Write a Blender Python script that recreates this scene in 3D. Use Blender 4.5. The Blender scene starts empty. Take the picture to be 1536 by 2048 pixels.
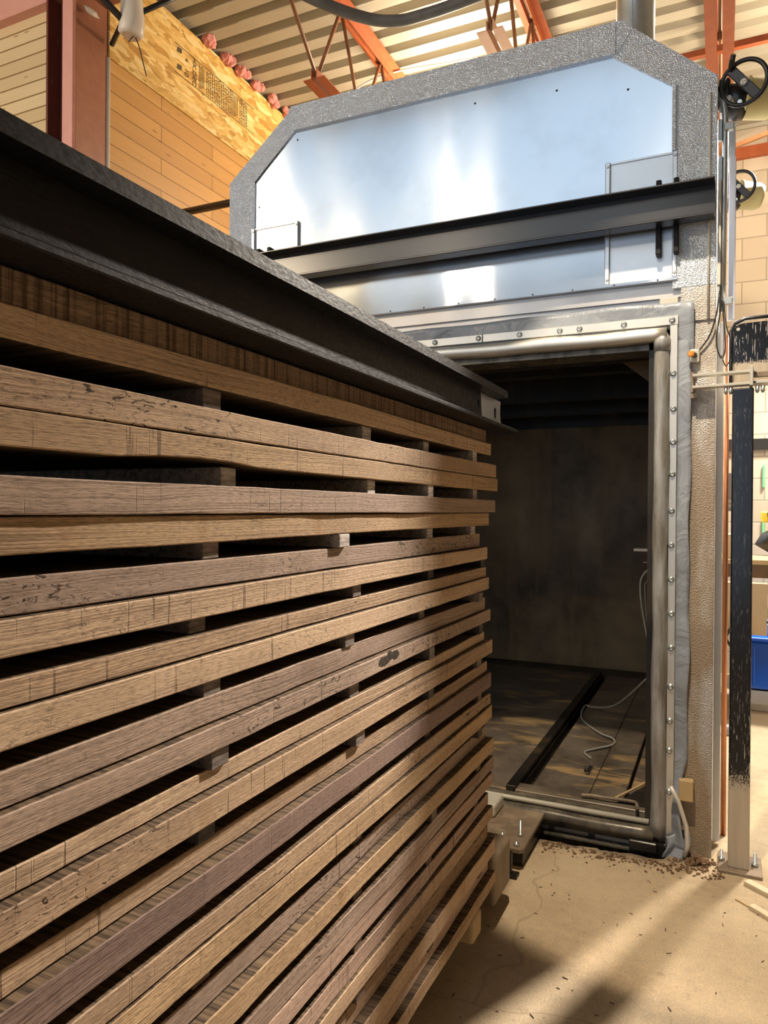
import bpy, bmesh, math, random
from mathutils import Vector, Matrix
random.seed(7)
S = bpy.context.scene
COL = S.collection
PI = math.pi

# ------------------------------------------------------------------ camera
F_PX, H_CAM = 1458.14, 1.5
YAW, PIT, ROL = math.radians(24.84715), math.radians(-0.26648), math.radians(0.432746)
fw = Vector((-math.sin(YAW)*math.cos(PIT), math.cos(YAW)*math.cos(PIT), math.sin(PIT)))
r0 = Vector((math.cos(YAW), math.sin(YAW), 0)); u0 = r0.cross(fw)
rt = r0*math.cos(ROL) + u0*math.sin(ROL); up = -r0*math.sin(ROL) + u0*math.cos(ROL)
cd = bpy.data.cameras.new('camera'); cam = bpy.data.objects.new('camera', cd); COL.objects.link(cam)
cd.sensor_fit = 'VERTICAL'; cd.sensor_height = 36.0; cd.lens = 36.0*F_PX/2048
cd.clip_start = 0.02; cd.clip_end = 100
cam.matrix_world = Matrix(((rt.x, up.x, -fw.x, 0), (rt.y, up.y, -fw.y, 0), (rt.z, up.z, -fw.z, H_CAM), (0, 0, 0, 1)))
S.camera = cam

# ------------------------------------------------------------------ world, lights, exposure
S.view_settings.view_transform = 'Standard'; S.view_settings.look = 'None'
S.view_settings.gamma = 1.0; S.view_settings.use_curve_mapping = False
S.view_settings.exposure = 0.18
w = bpy.data.worlds.new('world'); S.world = w; w.use_nodes = True
bg = w.node_tree.nodes['Background']; bg.inputs[0].default_value = (0.62, 0.76, 1.0, 1); bg.inputs[1].default_value = 0.6

def area(name, loc, aim, sx, sy, power, color, spread=180):
    l = bpy.data.lights.new(name, 'AREA'); l.shape = 'RECTANGLE'; l.size = sx; l.size_y = sy
    l.energy = power; l.color = color; l.spread = math.radians(spread)
    o = bpy.data.objects.new(name, l); COL.objects.link(o); o.location = loc
    d = Vector(aim) - Vector(loc)
    o.rotation_euler = d.to_track_quat('-Z', 'Y').to_euler()
    return o
def spot(name, loc, aim, power, color, angle, blend, rad):
    l = bpy.data.lights.new(name, 'SPOT'); l.energy = power; l.color = color
    l.spot_size = math.radians(angle); l.spot_blend = blend; l.shadow_soft_size = rad
    o = bpy.data.objects.new(name, l); COL.objects.link(o); o.location = loc
    o.rotation_euler = (Vector(aim) - Vector(loc)).to_track_quat('-Z', 'Y').to_euler()
    return o
WARM = (1.0, 0.82, 0.60); COOL = (0.66, 0.82, 1.0); NEUT = (1.0, 0.93, 0.82)
def lamp(name, loc, power, color, rad):
    l = bpy.data.lights.new(name, 'POINT'); l.energy = power; l.color = color; l.shadow_soft_size = rad
    o = bpy.data.objects.new(name, l); COL.objects.link(o); o.location = loc; return o
area('bay_door_daylight', (-2.7, -7.4, 2.3), (-2.0, 3.4, 2.6), 6.0, 4.4, 108, COOL)
area('overhead_cool_fill', (-2.6, -1.3, 4.9), (-2.6, -1.3, 0), 4.6, 5.0, 68, (0.58, 0.79, 1.0))  # unseen cool panel added to give the hood sheet its bluish reflection
for i_, x_ in enumerate((-5.55, -3.0, -0.75)): lamp('row_lamp', (x_, -1.7, 4.5), (320, 52, 8)[i_], WARM, 0.07)
lamp('high_bay_lamp_right', (0.80, 5.45, 4.2), 125, WARM, 0.10)
spot('high_bay_lamp_right_shade', (0.80, 5.45, 4.15), (-0.68, 1.95, 1.08), 2700, (1.0, 0.89, 0.77), 37, 1.0, 0.08)
spot('high_bay_lamp_stack', (-0.42, 1.72, 4.75), (0.05, 3.89, 0), 640, WARM, 34.5, 0.10, 0.06)
spot('workshop_lamp', (1.3, 6.5, 4.6), (0.75, 6.2, 0), 1500, NEUT, 80, 0.6, 0.2)
lamp('fill_behind_kiln', (-1.9, 5.6, 4.35), 150, WARM, 0.2)  # hidden fill light added to brighten the roof deck and strand board

# ------------------------------------------------------------------ materials
class N:
    def __init__(s, name):
        s.m = bpy.data.materials.new(name); s.m.use_nodes = True
        s.t = s.m.node_tree; s.n = s.t.nodes; s.b = s.n['Principled BSDF']
        s._co = None
    def co(s, kind='Object'):
        if s._co is None: s._co = s.n.new('ShaderNodeTexCoord')
        return s._co.outputs[kind]
    def link(s, a, b): s.t.links.new(a, b)
    def new(s, typ, ins=None, **kw):
        x = s.n.new(typ)
        for k, v in kw.items(): setattr(x, k, v)
        for k, v in (ins or {}).items():
            if hasattr(v, 'links') and hasattr(v, 'is_output'): s.link(v, x.inputs[k])
            else: x.inputs[k].default_value = v
        return x
    def mapping(s, scale=(1, 1, 1), rot=(0, 0, 0), loc=(0, 0, 0), src=None):
        return s.new('ShaderNodeMapping', {'Vector': src or s.co(), 'Scale': scale, 'Rotation': rot, 'Location': loc}).outputs[0]
    def noise(s, vec, scale=1, detail=4, rough=0.55, dist=0):
        return s.new('ShaderNodeTexNoise', {'Vector': vec, 'Scale': scale, 'Detail': detail, 'Roughness': rough, 'Distortion': dist}).outputs[0]
    def voro(s, vec, scale=1, feature='F1', out=0, rnd=1.0):
        return s.new('ShaderNodeTexVoronoi', {'Vector': vec, 'Scale': scale, 'Randomness': rnd}, feature=feature).outputs[out]
    def ramp(s, fac, stops):
        r = s.new('ShaderNodeValToRGB', {'Fac': fac}); e = r.color_ramp.elements
        while len(e) < len(stops): e.new(0.5)
        for i, (p, c) in enumerate(stops):
            e[i].position = p; e[i].color = (c, c, c, 1) if isinstance(c, (int, float)) else (*c, 1)
        return r.outputs[0]
    def mix(s, fac, a, b, mode='MIX'):
        x = s.n.new('ShaderNodeMix'); x.data_type = 'RGBA'; x.blend_type = mode
        for i, v in ((0, fac), (6, a), (7, b)):
            if hasattr(v, 'is_output'): s.link(v, x.inputs[i])
            elif i == 0: x.inputs[0].default_value = v
            else: x.inputs[i].default_value = (*v, 1) if len(v) == 3 else v
        return x.outputs[2]
    def math(s, op, a, b=0.0):
        x = s.n.new('ShaderNodeMath'); x.operation = op
        for i, v in ((0, a), (1, b)):
            if hasattr(v, 'is_output'): s.link(v, x.inputs[i])
            else: x.inputs[i].default_value = v
        return x.outputs[0]
    def set(s, color=None, rough=None, metal=None, spec=None, **kw):
        for key, v in (('Base Color', color), ('Roughness', rough), ('Metallic', metal), ('Specular IOR Level', spec)):
            if v is None: continue
            if hasattr(v, 'is_output'): s.link(v, s.b.inputs[key])
            else: s.b.inputs[key].default_value = (*v, 1) if isinstance(v, tuple) else v
        for k, v in kw.items():
            k = k.replace('_', ' ')
            if hasattr(v, 'is_output'): s.link(v, s.b.inputs[k])
            else: s.b.inputs[k].default_value = v
        return s
    def bump(s, h, strength=0.3, dist=0.01):
        b = s.new('ShaderNodeBump', {'Height': h, 'Strength': strength, 'Distance': dist})
        s.link(b.outputs[0], s.b.inputs['Normal']); return s

def plain(name, color, rough=0.5, metal=0.0, var=0.15, scale=8.0):
    k = N(name)
    n = k.noise(k.mapping(), scale, 4)
    c = k.mix(n, tuple(x*(1-var) for x in color), tuple(min(1, x*(1+var)) for x in color))
    k.set(c, rough, metal); return k.m

def wood_board(name, kerf):
    """rough sawn board; the object colour is its tint, alpha its knottiness"""
    k = N(name); oi = k.n.new('ShaderNodeObjectInfo')
    off = k.math('MULTIPLY', oi.outputs['Random'], 37.0)
    cv = k.new('ShaderNodeCombineXYZ', {'X': off, 'Y': off, 'Z': off}).outputs[0]
    vec = k.new('ShaderNodeVectorMath', {0: k.co(), 1: cv}, operation='ADD').outputs[0]
    low = k.noise(k.mapping((3, 1.3, 7), src=vec), 1.0, 3)
    gsh = k.new('ShaderNodeVectorMath', {0: vec, 1: k.new('ShaderNodeCombineXYZ', {'Z': k.math('MULTIPLY', low, 0.055)}).outputs[0]}, operation='ADD').outputs[0]
    grain = k.noise(k.mapping((40, 1.6, 420), src=gsh), 1.0, 3, 0.55)
    pores = k.noise(k.mapping((200, 70, 900), src=gsh), 1.0, 3, 0.6)
    tone = k.noise(k.mapping((2, 1.6, 9), src=vec), 1.0, 3)
    gm = k.noise(k.mapping((1, 1.1, 5), src=vec, loc=(4, 2, 1)), 1.0, 2)
    base = oi.outputs['Color']
    c = k.mix(k.ramp(tone, [(0.3, 0.0), (0.7, 1.0)]), k.mix(1.0, base, (0.80, 0.77, 0.77), 'MULTIPLY'), k.mix(1.0, base, (1.16, 1.14, 1.10), 'MULTIPLY'))
    g = k.ramp(grain, [(0.40, 0.0), (0.52, 1.0)])
    gfac = k.math('MULTIPLY', k.math('SUBTRACT', 1.0, g), k.ramp(gm, [(0.38, 0.15), (0.62, 0.72)]))
    c = k.mix(gfac, c, k.mix(1.0, c, (0.40, 0.36, 0.33), 'MULTIPLY'))
    c = k.mix(1.0, c, k.ramp(pores, [(0.34, 0.55), (0.50, 1.0), (0.68, 1.16)]), 'MULTIPLY')
    # bite marks of the saw
    if kerf:
        saw = k.noise(k.mapping((1, 85, 2.0), src=vec), 1.0, 3, 0.7)
        ln = k.noise(k.mapping((1, 5, 420), src=vec), 1.0, 2)
        sfac = k.math('ADD', k.ramp(saw, [(0.46, 0.0), (0.62, 0.80)]), k.ramp(ln, [(0.5, 0.0), (0.7, 0.22)]))
    else:
        saw = k.noise(k.mapping((1, 120, 4), (0.75, 0, 0), src=vec), 1.0, 2, 0.5)
        sm = k.noise(k.mapping((1, 2.2, 6), src=vec), 1.0, 2)
        sfac = k.math('MULTIPLY', k.ramp(saw, [(0.64, 0.0), (0.68, 1.0)]), k.ramp(sm, [(0.46, 0.0), (0.60, 0.6)]))
    c = k.mix(sfac, c, (0.075, 0.047, 0.030))
    # knots and torn grain
    kn = k.noise(k.mapping((8, 30, 85), src=vec), 1.0, 4, 0.7, 1.6)
    kz = k.noise(k.mapping((1, 2.4, 3), src=vec), 1.0, 1)
    kf = k.math('MULTIPLY', k.ramp(kn, [(0.58, 0.0), (0.63, 1.0)]), k.ramp(kz, [(0.45, 0.0), (0.58, 1.0)]))
    kf = k.math('MULTIPLY', kf, oi.outputs['Alpha'])
    c = k.mix(kf, c, (0.045, 0.026, 0.014))
    # amber vertical stains
    st = k.noise(k.mapping((0.2, 9, 0.4), src=vec), 1.0, 2)
    c = k.mix(k.ramp(st, [(0.66, 0.0), (0.74, 0.55)]), c, k.mix(1.0, base, (0.62, 0.46, 0.30), 'MULTIPLY'))
    # wide faces: rough brown, darkened further for shade between boards, coarse saw kerfs across
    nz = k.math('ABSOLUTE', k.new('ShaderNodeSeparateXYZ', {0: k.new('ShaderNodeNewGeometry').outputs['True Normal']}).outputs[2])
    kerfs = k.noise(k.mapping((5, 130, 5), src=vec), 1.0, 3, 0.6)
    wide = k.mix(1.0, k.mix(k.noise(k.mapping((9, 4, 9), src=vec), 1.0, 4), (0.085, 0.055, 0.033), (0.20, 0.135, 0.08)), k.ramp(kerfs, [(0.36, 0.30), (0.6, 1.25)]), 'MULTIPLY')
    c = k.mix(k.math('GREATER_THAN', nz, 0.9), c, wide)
    k.set(c, 0.82, 0, 0.25)
    h = k.math('SUBTRACT', k.math('ADD', k.math('MULTIPLY', grain, 0.6), k.math('MULTIPLY', pores, 0.4)), k.math('MULTIPLY', sfac, 0.5))
    h = k.math('SUBTRACT', h, kf)
    k.bump(h, 0.6, 0.003)
    return k.m

def embossed(name):
    k = N(name)
    v = k.voro(k.mapping((1, 1, 1)), 190, 'F1')
    d = k.noise(k.mapping((1, 1, 1)), 5, 4)
    z = k.new('ShaderNodeSeparateXYZ', {0: k.co()}).outputs[2]
    dirt = k.math('MULTIPLY', k.ramp(k.noise(k.mapping((5, 5, 1.2)), 1.5, 5), [(0.30, 0.30), (0.52, 1.0)]), k.ramp(k.math('DIVIDE', z, 4.8), [(0.0, 1.0), (0.30, 0.92), (0.47, 0.80), (0.52, 0.45)]))
    0
    col = k.mix(d, (0.62, 0.64, 0.67), (0.80, 0.82, 0.85))
    col = k.mix(dirt, col, (0.34, 0.255, 0.165))
    k.set(col, k.math('ADD', 0.32, k.math('MULTIPLY', dirt, 0.4)), k.math('SUBTRACT', 0.85, k.math('MULTIPLY', dirt, 0.75)))
    k.bump(v, 0.6, 0.006)
    return k.m

def embossed_clean(name):
    k = N(name)
    v = k.voro(k.mapping(), 190, 'F1'); d = k.noise(k.mapping(), 5, 4)
    k.set(k.mix(d, (0.66, 0.76, 0.89), (0.78, 0.88, 0.99)), 0.30, 0.6)
    k.bump(v, 0.7, 0.006); return k.m

def sheet_metal(name, col, rough, metal, aniso=0.6, scuff=0.25):
    k = N(name)
    br = k.noise(k.mapping((380, 40, 6)), 1.0, 3)
    sm = k.noise(k.mapping((2.2, 1, 2.2)), 1.6, 5)
    sc = k.ramp(sm, [(0.50, 0.0), (0.75, 1.0)])
    c = k.mix(k.math('MULTIPLY', sc, scuff), col, tuple(x*0.62 for x in col))
    # a few dents and pop marks
    wob = k.noise(k.mapping((1.3, 1, 0.5)), 1.4, 1)
    k.set(c, k.math('ADD', rough, k.math('MULTIPLY', br, 0.012)), metal, Anisotropic=aniso, Anisotropic_Rotation=0.25)
    tan = k.new('ShaderNodeTangent', direction_type='RADIAL', axis='Z').outputs[0]
    k.link(tan, k.b.inputs['Tangent'])
    k.bump(wob, 0.5, 0.05); return k.m

M = {}
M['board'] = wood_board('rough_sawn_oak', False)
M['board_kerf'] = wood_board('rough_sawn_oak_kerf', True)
def sticker_mat():
    k = N('dark_roasted_sticker'); oi = k.n.new('ShaderNodeObjectInfo')
    g = k.noise(k.mapping((160, 30, 160)), 1.0, 3)
    c = k.mix(1.0, oi.outputs['Color'], k.ramp(g, [(0.35, 0.55), (0.6, 1.15)]), 'MULTIPLY')
    k.set(c, 0.75, 0, 0.3); k.bump(g, 0.3, 0.002); return k.m
M['sticker'] = sticker_mat()
def black_paint(name, rust=0.12, rough=0.42, pit=0.5, spec=0.18):
    k = N(name)
    a = k.noise(k.mapping(), 9, 5); b = k.noise(k.mapping((160, 70, 160)), 1.0, 3)
    c = k.mix(a, (0.007, 0.007, 0.0085), (0.018, 0.018, 0.020))
    c = k.mix(k.math('MULTIPLY', k.ramp(b, [(0.64, 0.0), (0.72, 1.0)]), rust), c, (0.16, 0.13, 0.11))
    k.set(c, k.ramp(b, [(0.3, rough-0.08), (0.7, rough+0.15)]), 0.0, spec); k.bump(b, pit, 0.0012); return k.m
M['beam'] = black_paint('black_painted_steel', 0.10)
M['rail'] = black_paint('gloss_black_channel', 0.0, 0.24, 0.02, 0.9)
M['rail'] = plain('gloss_black_channel', (0.010, 0.010, 0.012), 0.27, 0, 0.2); M['rail'].node_tree.nodes['Principled BSDF'].inputs['Specular IOR Level'].default_value = 0.8
M['bare_steel'] = sheet_metal('ground_bright_steel', (0.55, 0.56, 0.58), 0.35, 0.9, 0.3)
def scratched_black(name, fade, low):
    k = N(name)
    s = k.noise(k.mapping((150, 150, 16), (0.25, 0.15, 0)), 1.0, 3, 0.6, 1.2)
    z = k.new('ShaderNodeSeparateXYZ', {0: k.co()}).outputs[2]
    mask = k.ramp(z, fade)
    c = k.mix(k.math('MULTIPLY', k.ramp(s, [(0.60, 0.0), (0.66, 1.0)]), k.ramp(z, [(0.30, 1.0), (0.95, low)])), (0.007, 0.007, 0.009), (0.48, 0.46, 0.42))
    gr = k.noise(k.mapping(), 240, 2)
    bare = k.mix(k.noise(k.mapping((50, 50, 3)), 1, 4), (0.36, 0.29, 0.21), (0.56, 0.49, 0.38))
    f = k.ramp(k.math('ADD', mask, k.math('MULTIPLY', k.math('SUBTRACT', gr, 0.5), 0.9)), [(0.42, 0.0), (0.58, 1.0)])
    c = k.mix(f, c, bare)
    k.set(c, k.mix(f, (0.2, 0.2, 0.2), (0.55, 0.55, 0.55)), 0.0, 0.5); return k.m
M['post'] = scratched_black('oversprayed_black_post', [(0.0, 1.0), (0.26, 1.0), (0.50, 0.0), (1.0, 0.0)], 0.12)
M['plate_black'] = scratched_black('oversprayed_black_plate', [(0.0, 1.0), (0.06, 1.0), (0.11, 0.15), (1.0, 0.1)], 0.9)
M['cream_paint'] = plain('cream_painted_steel', (0.52, 0.50, 0.43), 0.5, 0.1)
M['emboss'] = embossed_clean('embossed_aluminium')
M['emboss_dirty'] = embossed('sawdust_caked_embossed_aluminium')
M['panel'] = sheet_metal('brushed_aluminium_sheet', (0.65, 0.70, 0.76), 0.12, 0.92, 0.93, 0.30)
M['patch'] = sheet_metal('hazy_aluminium_patch', (0.66, 0.69, 0.72), 0.34, 0.85, 0.3, 0.5)
M['lintel'] = sheet_metal('stainless_lintel', (0.52, 0.48, 0.44), 0.33, 0.85, 0.4, 0.4)
M['alu'] = sheet_metal('clamp_strip_aluminium', (0.62, 0.60, 0.55), 0.42, 0.8, 0.2, 0.4)
M['zinc'] = plain('galvanised_conduit', (0.50, 0.53, 0.53), 0.35, 0.8, 0.2, 20)
def seal_mat():
    k = N('grey_rubber_seal'); n = k.noise(k.mapping((9, 9, 2)), 2.0, 5)
    f = k.noise(k.mapping((80, 80, 8)), 1, 3)
    c = k.mix(k.ramp(n, [(0.36, 0.0), (0.66, 1.0)]), (0.20, 0.185, 0.155), (0.40, 0.41, 0.41))
    c = k.mix(k.ramp(f, [(0.6, 0.0), (0.75, 0.6)]), c, (0.08, 0.07, 0.055))
    z = k.new('ShaderNodeSeparateXYZ', {0: k.co()}).outputs[2]
    k.set(c, 0.4, 0.25); k.bump(n, 0.5, 0.02); return k.m
M['seal'] = seal_mat()
def tarp_mat():
    k = N('grey_blue_vinyl'); n = k.noise(k.mapping((1, 1, 1)), 7, 4, 0.5, 0.8)
    c = k.mix(n, (0.21, 0.235, 0.27), (0.31, 0.34, 0.38))
    k.set(c, 0.38, 0.0, 0.5); k.bump(n, 0.7, 0.03); return k.m
M['tarp'] = tarp_mat()
def soot(name, lo, hi, rough=0.6, stain=(0.13, 0.085, 0.04), amt=0.5, sc=1.0):
    k = N(name); n = k.noise(k.mapping((1, 1, 1)), 1.6*sc, 6, 0.6); v = k.noise(k.mapping((3, 3, 0.5)), 1.5*sc, 4)
    c = k.mix(k.ramp(n, [(0.3, 0.0), (0.7, 1.0)]), lo, hi)
    c = k.mix(k.math('MULTIPLY', k.ramp(v, [(0.52, 0.0), (0.72, 1.0)]), amt), c, stain)
    k.set(c, k.ramp(v, [(0.3, rough-0.12), (0.7, rough+0.12)]), 0.15, 0.4); return k.m
M['soot'] = soot('sooty_kiln_lining', (0.10, 0.073, 0.040), (0.40, 0.285, 0.155), 0.6, (0.46, 0.34, 0.19), 0.55)
M['soot_dark'] = soot('black_tarred_steel', (0.007, 0.0065, 0.006), (0.03, 0.027, 0.022), 0.4)
def kiln_floor():
    k = N('tarred_floor_plate'); n = k.noise(k.mapping((1.2, 1, 1)), 3.0, 6, 0.6)
    s = k.noise(k.mapping((1.0, 3.2, 1)), 1.9, 5, 0.6, 0.8)
    c = k.mix(k.ramp(n, [(0.3, 0.0), (0.7, 1.0)]), (0.07, 0.055, 0.042), (0.24, 0.20, 0.155))
    c = k.mix(k.ramp(s, [(0.54, 0.0), (0.64, 0.85)]), c, (0.50, 0.34, 0.16))
    sp = k.noise(k.mapping(), 26, 4); c = k.mix(k.ramp(sp, [(0.68, 0.0), (0.74, 0.5)]), c, (0.42, 0.33, 0.2))
    k.set(c, k.ramp(n, [(0.3, 0.28), (0.7, 0.5)]), 0.2, 0.5); k.bump(n, 0.2, 0.01); return k.m
M['kiln_floor'] = kiln_floor()
M['sill_steel'] = soot('greasy_sill_steel', (0.045, 0.038, 0.03), (0.21, 0.185, 0.14), 0.32, (0.03, 0.025, 0.02), 0.8, 5)
M['rusty'] = soot('dusty_brown_steel', (0.16, 0.115, 0.08), (0.30, 0.235, 0.17), 0.6, (0.42, 0.33, 0.22), 0.5, 3)
def floor_mat():
    k = N('sawdust_covered_concrete')
    a = k.noise(k.mapping(), 1.3, 6, 0.6); b = k.noise(k.mapping(), 22, 5, 0.7); f = k.noise(k.mapping(), 160, 2)
    c = k.mix(k.ramp(a, [(0.32, 0.0), (0.68, 1.0)]), (0.37, 0.285, 0.185), (0.56, 0.45, 0.31))
    c = k.mix(k.ramp(b, [(0.45, 0.0), (0.75, 0.55)]), c, (0.60, 0.45, 0.28))
    c = k.mix(k.ramp(b, [(0.30, 0.35), (0.40, 0.0)]), c, (0.20, 0.135, 0.08))
    c = k.mix(0.35, c, k.mix(1.0, c, k.ramp(f, [(0.3, 0.5), (0.7, 1.35)]), 'MULTIPLY'))
    ch = k.noise(k.mapping((30, 55, 1), (0, 0, 0.6)), 1.0, 3, 0.6, 1.0)
    c = k.mix(k.ramp(ch, [(0.70, 0.0), (0.73, 0.7)]), c, (0.13, 0.08, 0.045))
    # dark oil stain along the kiln sill, and a hairline crack
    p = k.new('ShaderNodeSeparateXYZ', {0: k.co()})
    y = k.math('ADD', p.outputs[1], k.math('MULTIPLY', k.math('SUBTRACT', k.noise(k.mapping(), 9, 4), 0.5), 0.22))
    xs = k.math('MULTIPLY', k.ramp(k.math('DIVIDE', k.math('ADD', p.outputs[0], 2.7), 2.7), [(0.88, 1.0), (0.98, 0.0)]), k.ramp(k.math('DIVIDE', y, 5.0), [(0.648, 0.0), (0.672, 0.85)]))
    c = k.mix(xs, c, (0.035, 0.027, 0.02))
    cr = k.voro(k.mapping((1, 1.3, 1), loc=(0.35, 0.1, 0), src=k.new('ShaderNodeVectorMath', {0: k.co(), 1: k.new('ShaderNodeVectorMath', {0: k.new('ShaderNodeTexNoise', {'Vector': k.co(), 'Scale': 3.0}).outputs[1], 1: (0.35, 0.35, 0)}, operation='MULTIPLY').outputs[0]}, operation='ADD').outputs[0]), 0.55, 'DISTANCE_TO_EDGE')
    c = k.mix(k.ramp(cr, [(0.0, 0.30), (0.0035, 0.0)]), c, (0.12, 0.08, 0.05))
    k.set(c, 0.85, 0, 0.2); k.bump(k.math('ADD', k.math('MULTIPLY', b, 0.6), k.math('MULTIPLY', f, 0.4)), 0.5, 0.006); return k.m
M['floor'] = floor_mat()
def osb_mat():
    k = N('oriented_strand_board')
    cols = None; h = None
    for i, (ang, sc) in enumerate(((0.45, 30), (-0.7, 38), (0.1, 26))):
        wv = k.new('ShaderNodeVectorMath', {0: k.co(), 1: k.new('ShaderNodeVectorMath', {0: k.new('ShaderNodeTexNoise', {'Vector': k.co(), 'Scale': 9.0}).outputs[1], 1: (0.05, 0.05, 0.05)}, operation='MULTIPLY').outputs[0]}, operation='ADD').outputs[0]
        mp = k.mapping((1, 0.26, 1.0), (ang, 0, 0), (i*3.1, i*1.7, i*2.3), src=wv)
        v = k.n.new('ShaderNodeTexVoronoi'); v.inputs['Scale'].default_value = sc; k.link(mp, v.inputs['Vector'])
        g = k.new('ShaderNodeSeparateColor', {0: v.outputs['Color']}).outputs[0]
        c = k.ramp(g, [(0.0, (0.50, 0.26, 0.05)), (0.35, (0.72, 0.43, 0.105)), (0.7, (0.86, 0.58, 0.19)), (1.0, (0.92, 0.72, 0.34))])
        if cols is None: cols = c; h = g
        else:
            m = k.ramp(k.new('ShaderNodeSeparateColor', {0: v.outputs['Color']}).outputs[1], [(0.5, 0.0), (0.52, 1.0)])
            cols = k.mix(m, cols, c)
    gr = k.noise(k.mapping((1, 20, 90)), 1.0, 3); cols = k.mix(0.4, cols, k.mix(1.0, cols, k.ramp(gr, [(0.3, 0.6), (0.65, 1.15)]), 'MULTIPLY'))
    k.set(cols, 0.6); k.bump(h, 0.35, 0.006); return k.m
M['osb'] = osb_mat()
def plank_mat(name, axis, rowh, c1, c2, length=1.8, gap=0.006, gapcol=(0.16, 0.08, 0.025)):
    k = N(name)
    p = k.new('ShaderNodeSeparateXYZ', {0: k.co()})
    vec = k.new('ShaderNodeCombineXYZ', {'X': p.outputs[axis], 'Y': p.outputs[2]}).outputs[0]
    br = k.new('ShaderNodeTexBrick', {'Vector': vec, 'Scale': 1.0, 'Mortar Size': gap, 'Mortar Smooth': 0.2, 'Brick Width': length, 'Row Height': rowh, 'Color1': (0, 0, 0, 1), 'Color2': (1, 1, 1, 1)}, offset=0.37, offset_frequency=2)
    t = k.new('ShaderNodeSeparateColor', {0: br.outputs[0]}).outputs[0]
    gsc = [6, 6, 60]; gsc[axis] = 2.0
    g = k.noise(k.mapping(tuple(gsc)), 1.0, 4, 0.6, 0.6)
    c = k.mix(k.math('ADD', k.math('MULTIPLY', t, 0.55), k.math('MULTIPLY', g, 0.5)), c1, c2)
    knv = [16, 16, 40]; knv[axis] = 9
    kn = k.voro(k.mapping(tuple(knv)), 0.35)
    c = k.mix(k.ramp(kn, [(0.05, 0.75), (0.10, 0.0)]), c, (0.24, 0.12, 0.04))
    c = k.mix(br.outputs[1], c, gapcol)
    k.set(c, 0.5, 0, 0.35); k.bump(k.math('MULTIPLY', br.outputs[1], -1.0), 0.5, 0.01); return k.m
M['plank_wall'] = plank_mat('amber_plank_cladding', 1, 0.112, (0.46, 0.225, 0.058), (0.71, 0.395, 0.115), 1.5, 0.003, (0.20, 0.095, 0.028))
M['pine_wall'] = plank_mat('pale_pine_boarding', 0, 0.088, (0.60, 0.45, 0.25), (0.76, 0.61, 0.38), 2.7, 0.005, (0.26, 0.15, 0.05))
def cmu():
    k = N('beige_painted_block'); p = k.new('ShaderNodeSeparateXYZ', {0: k.co()})
    a = k.math('ADD', p.outputs[0], p.outputs[1])
    vec = k.new('ShaderNodeCombineXYZ', {'X': a, 'Y': p.outputs[2]}).outputs[0]
    br = k.new('ShaderNodeTexBrick', {'Vector': vec, 'Scale': 1.0, 'Mortar Size': 0.006, 'Mortar Smooth': 0.4, 'Brick Width': 0.4, 'Row Height': 0.2, 'Color1': (0.50, 0.42, 0.31, 1), 'Color2': (0.60, 0.51, 0.39, 1), 'Mortar': (0.36, 0.30, 0.22, 1)})
    k.set(br.outputs[0], 0.7); k.bump(k.math('MULTIPLY', br.outputs[1], -1), 0.5, 0.01); return k.m
M['cmu'] = cmu()
def deck_mat():
    k = N('galvanised_roof_deck'); n = k.noise(k.mapping((1.2, 60, 1)), 1.0, 4); d = k.noise(k.mapping(), 2.0, 5)
    c = k.mix(n, (0.36, 0.33, 0.25), (0.50, 0.465, 0.37)); c = k.mix(k.ramp(d, [(0.5, 0.0), (0.8, 0.4)]), c, (0.28, 0.24, 0.17))
    k.set(c, 0.5, 0.25); return k.m
M['deck'] = deck_mat()
def primer(name, a, b, rough=0.5):
    k = N(name); n = k.noise(k.mapping(), 14, 5); s = k.noise(k.mapping((40, 40, 6)), 1.0, 4)
    c = k.mix(n, a, b); c = k.mix(k.ramp(s, [(0.70, 0.0), (0.76, 0.6)]), c, (0.55, 0.36, 0.27)); k.set(c, rough); k.bump(s, 0.2, 0.004); return k.m
M['orange'] = primer('orange_red_primer', (0.34, 0.075, 0.022), (0.50, 0.135, 0.045))
M['rod'] = primer('rust_brown_rod', (0.20, 0.075, 0.03), (0.32, 0.15, 0.06))
M['oxide'] = primer('brown_oxide_paint', (0.27, 0.085, 0.045), (0.42, 0.17, 0.085))
M['maroon'] = primer('dark_maroon_paint', (0.13, 0.032, 0.024), (0.17, 0.045, 0.032), 0.4)
M['pink'] = primer('pink_primer', (0.66, 0.32, 0.27), (0.74, 0.39, 0.33))
M['peach'] = primer('peach_sprayed_steel', (0.62, 0.33, 0.19), (0.75, 0.47, 0.30))
M['fluff'] = plain('pink_fibreglass', (0.72, 0.30, 0.26), 0.95, 0, 0.3, 60)
M['milky'] = plain('milky_plastic', (0.74, 0.68, 0.58), 0.35, 0, 0.12, 6); M['milky'].node_tree.nodes['Principled BSDF'].inputs['Subsurface Weight'].default_value = 0.2
M['black'] = plain('black_plastic', (0.012, 0.012, 0.013), 0.35, 0, 0.3)
M['dark_pipe'] = plain('dark_steel_pipe', (0.055, 0.052, 0.048), 0.3, 0.6, 0.3)
M['cable_grey'] = plain('dusty_grey_cable', (0.30, 0.29, 0.26), 0.5, 0, 0.2, 20)
M['hose'] = plain('dusty_black_hose', (0.13, 0.125, 0.115), 0.55, 0, 0.5, 12)
M['yellow'] = plain('cream_yellow_cover', (0.68, 0.60, 0.30), 0.4, 0, 0.05)
M['white'] = plain('white_paint', (0.78, 0.78, 0.76), 0.4, 0, 0.06)
M['white_dirty'] = plain('yellowed_white_trim', (0.66, 0.62, 0.52), 0.5, 0, 0.12)
M['film'] = plain('lavender_protective_film', (0.56, 0.56, 0.62), 0.3, 0.2, 0.10)
M['copper'] = plain('copper_pipe', (0.55, 0.23, 0.11), 0.3, 0.9, 0.3)
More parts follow.
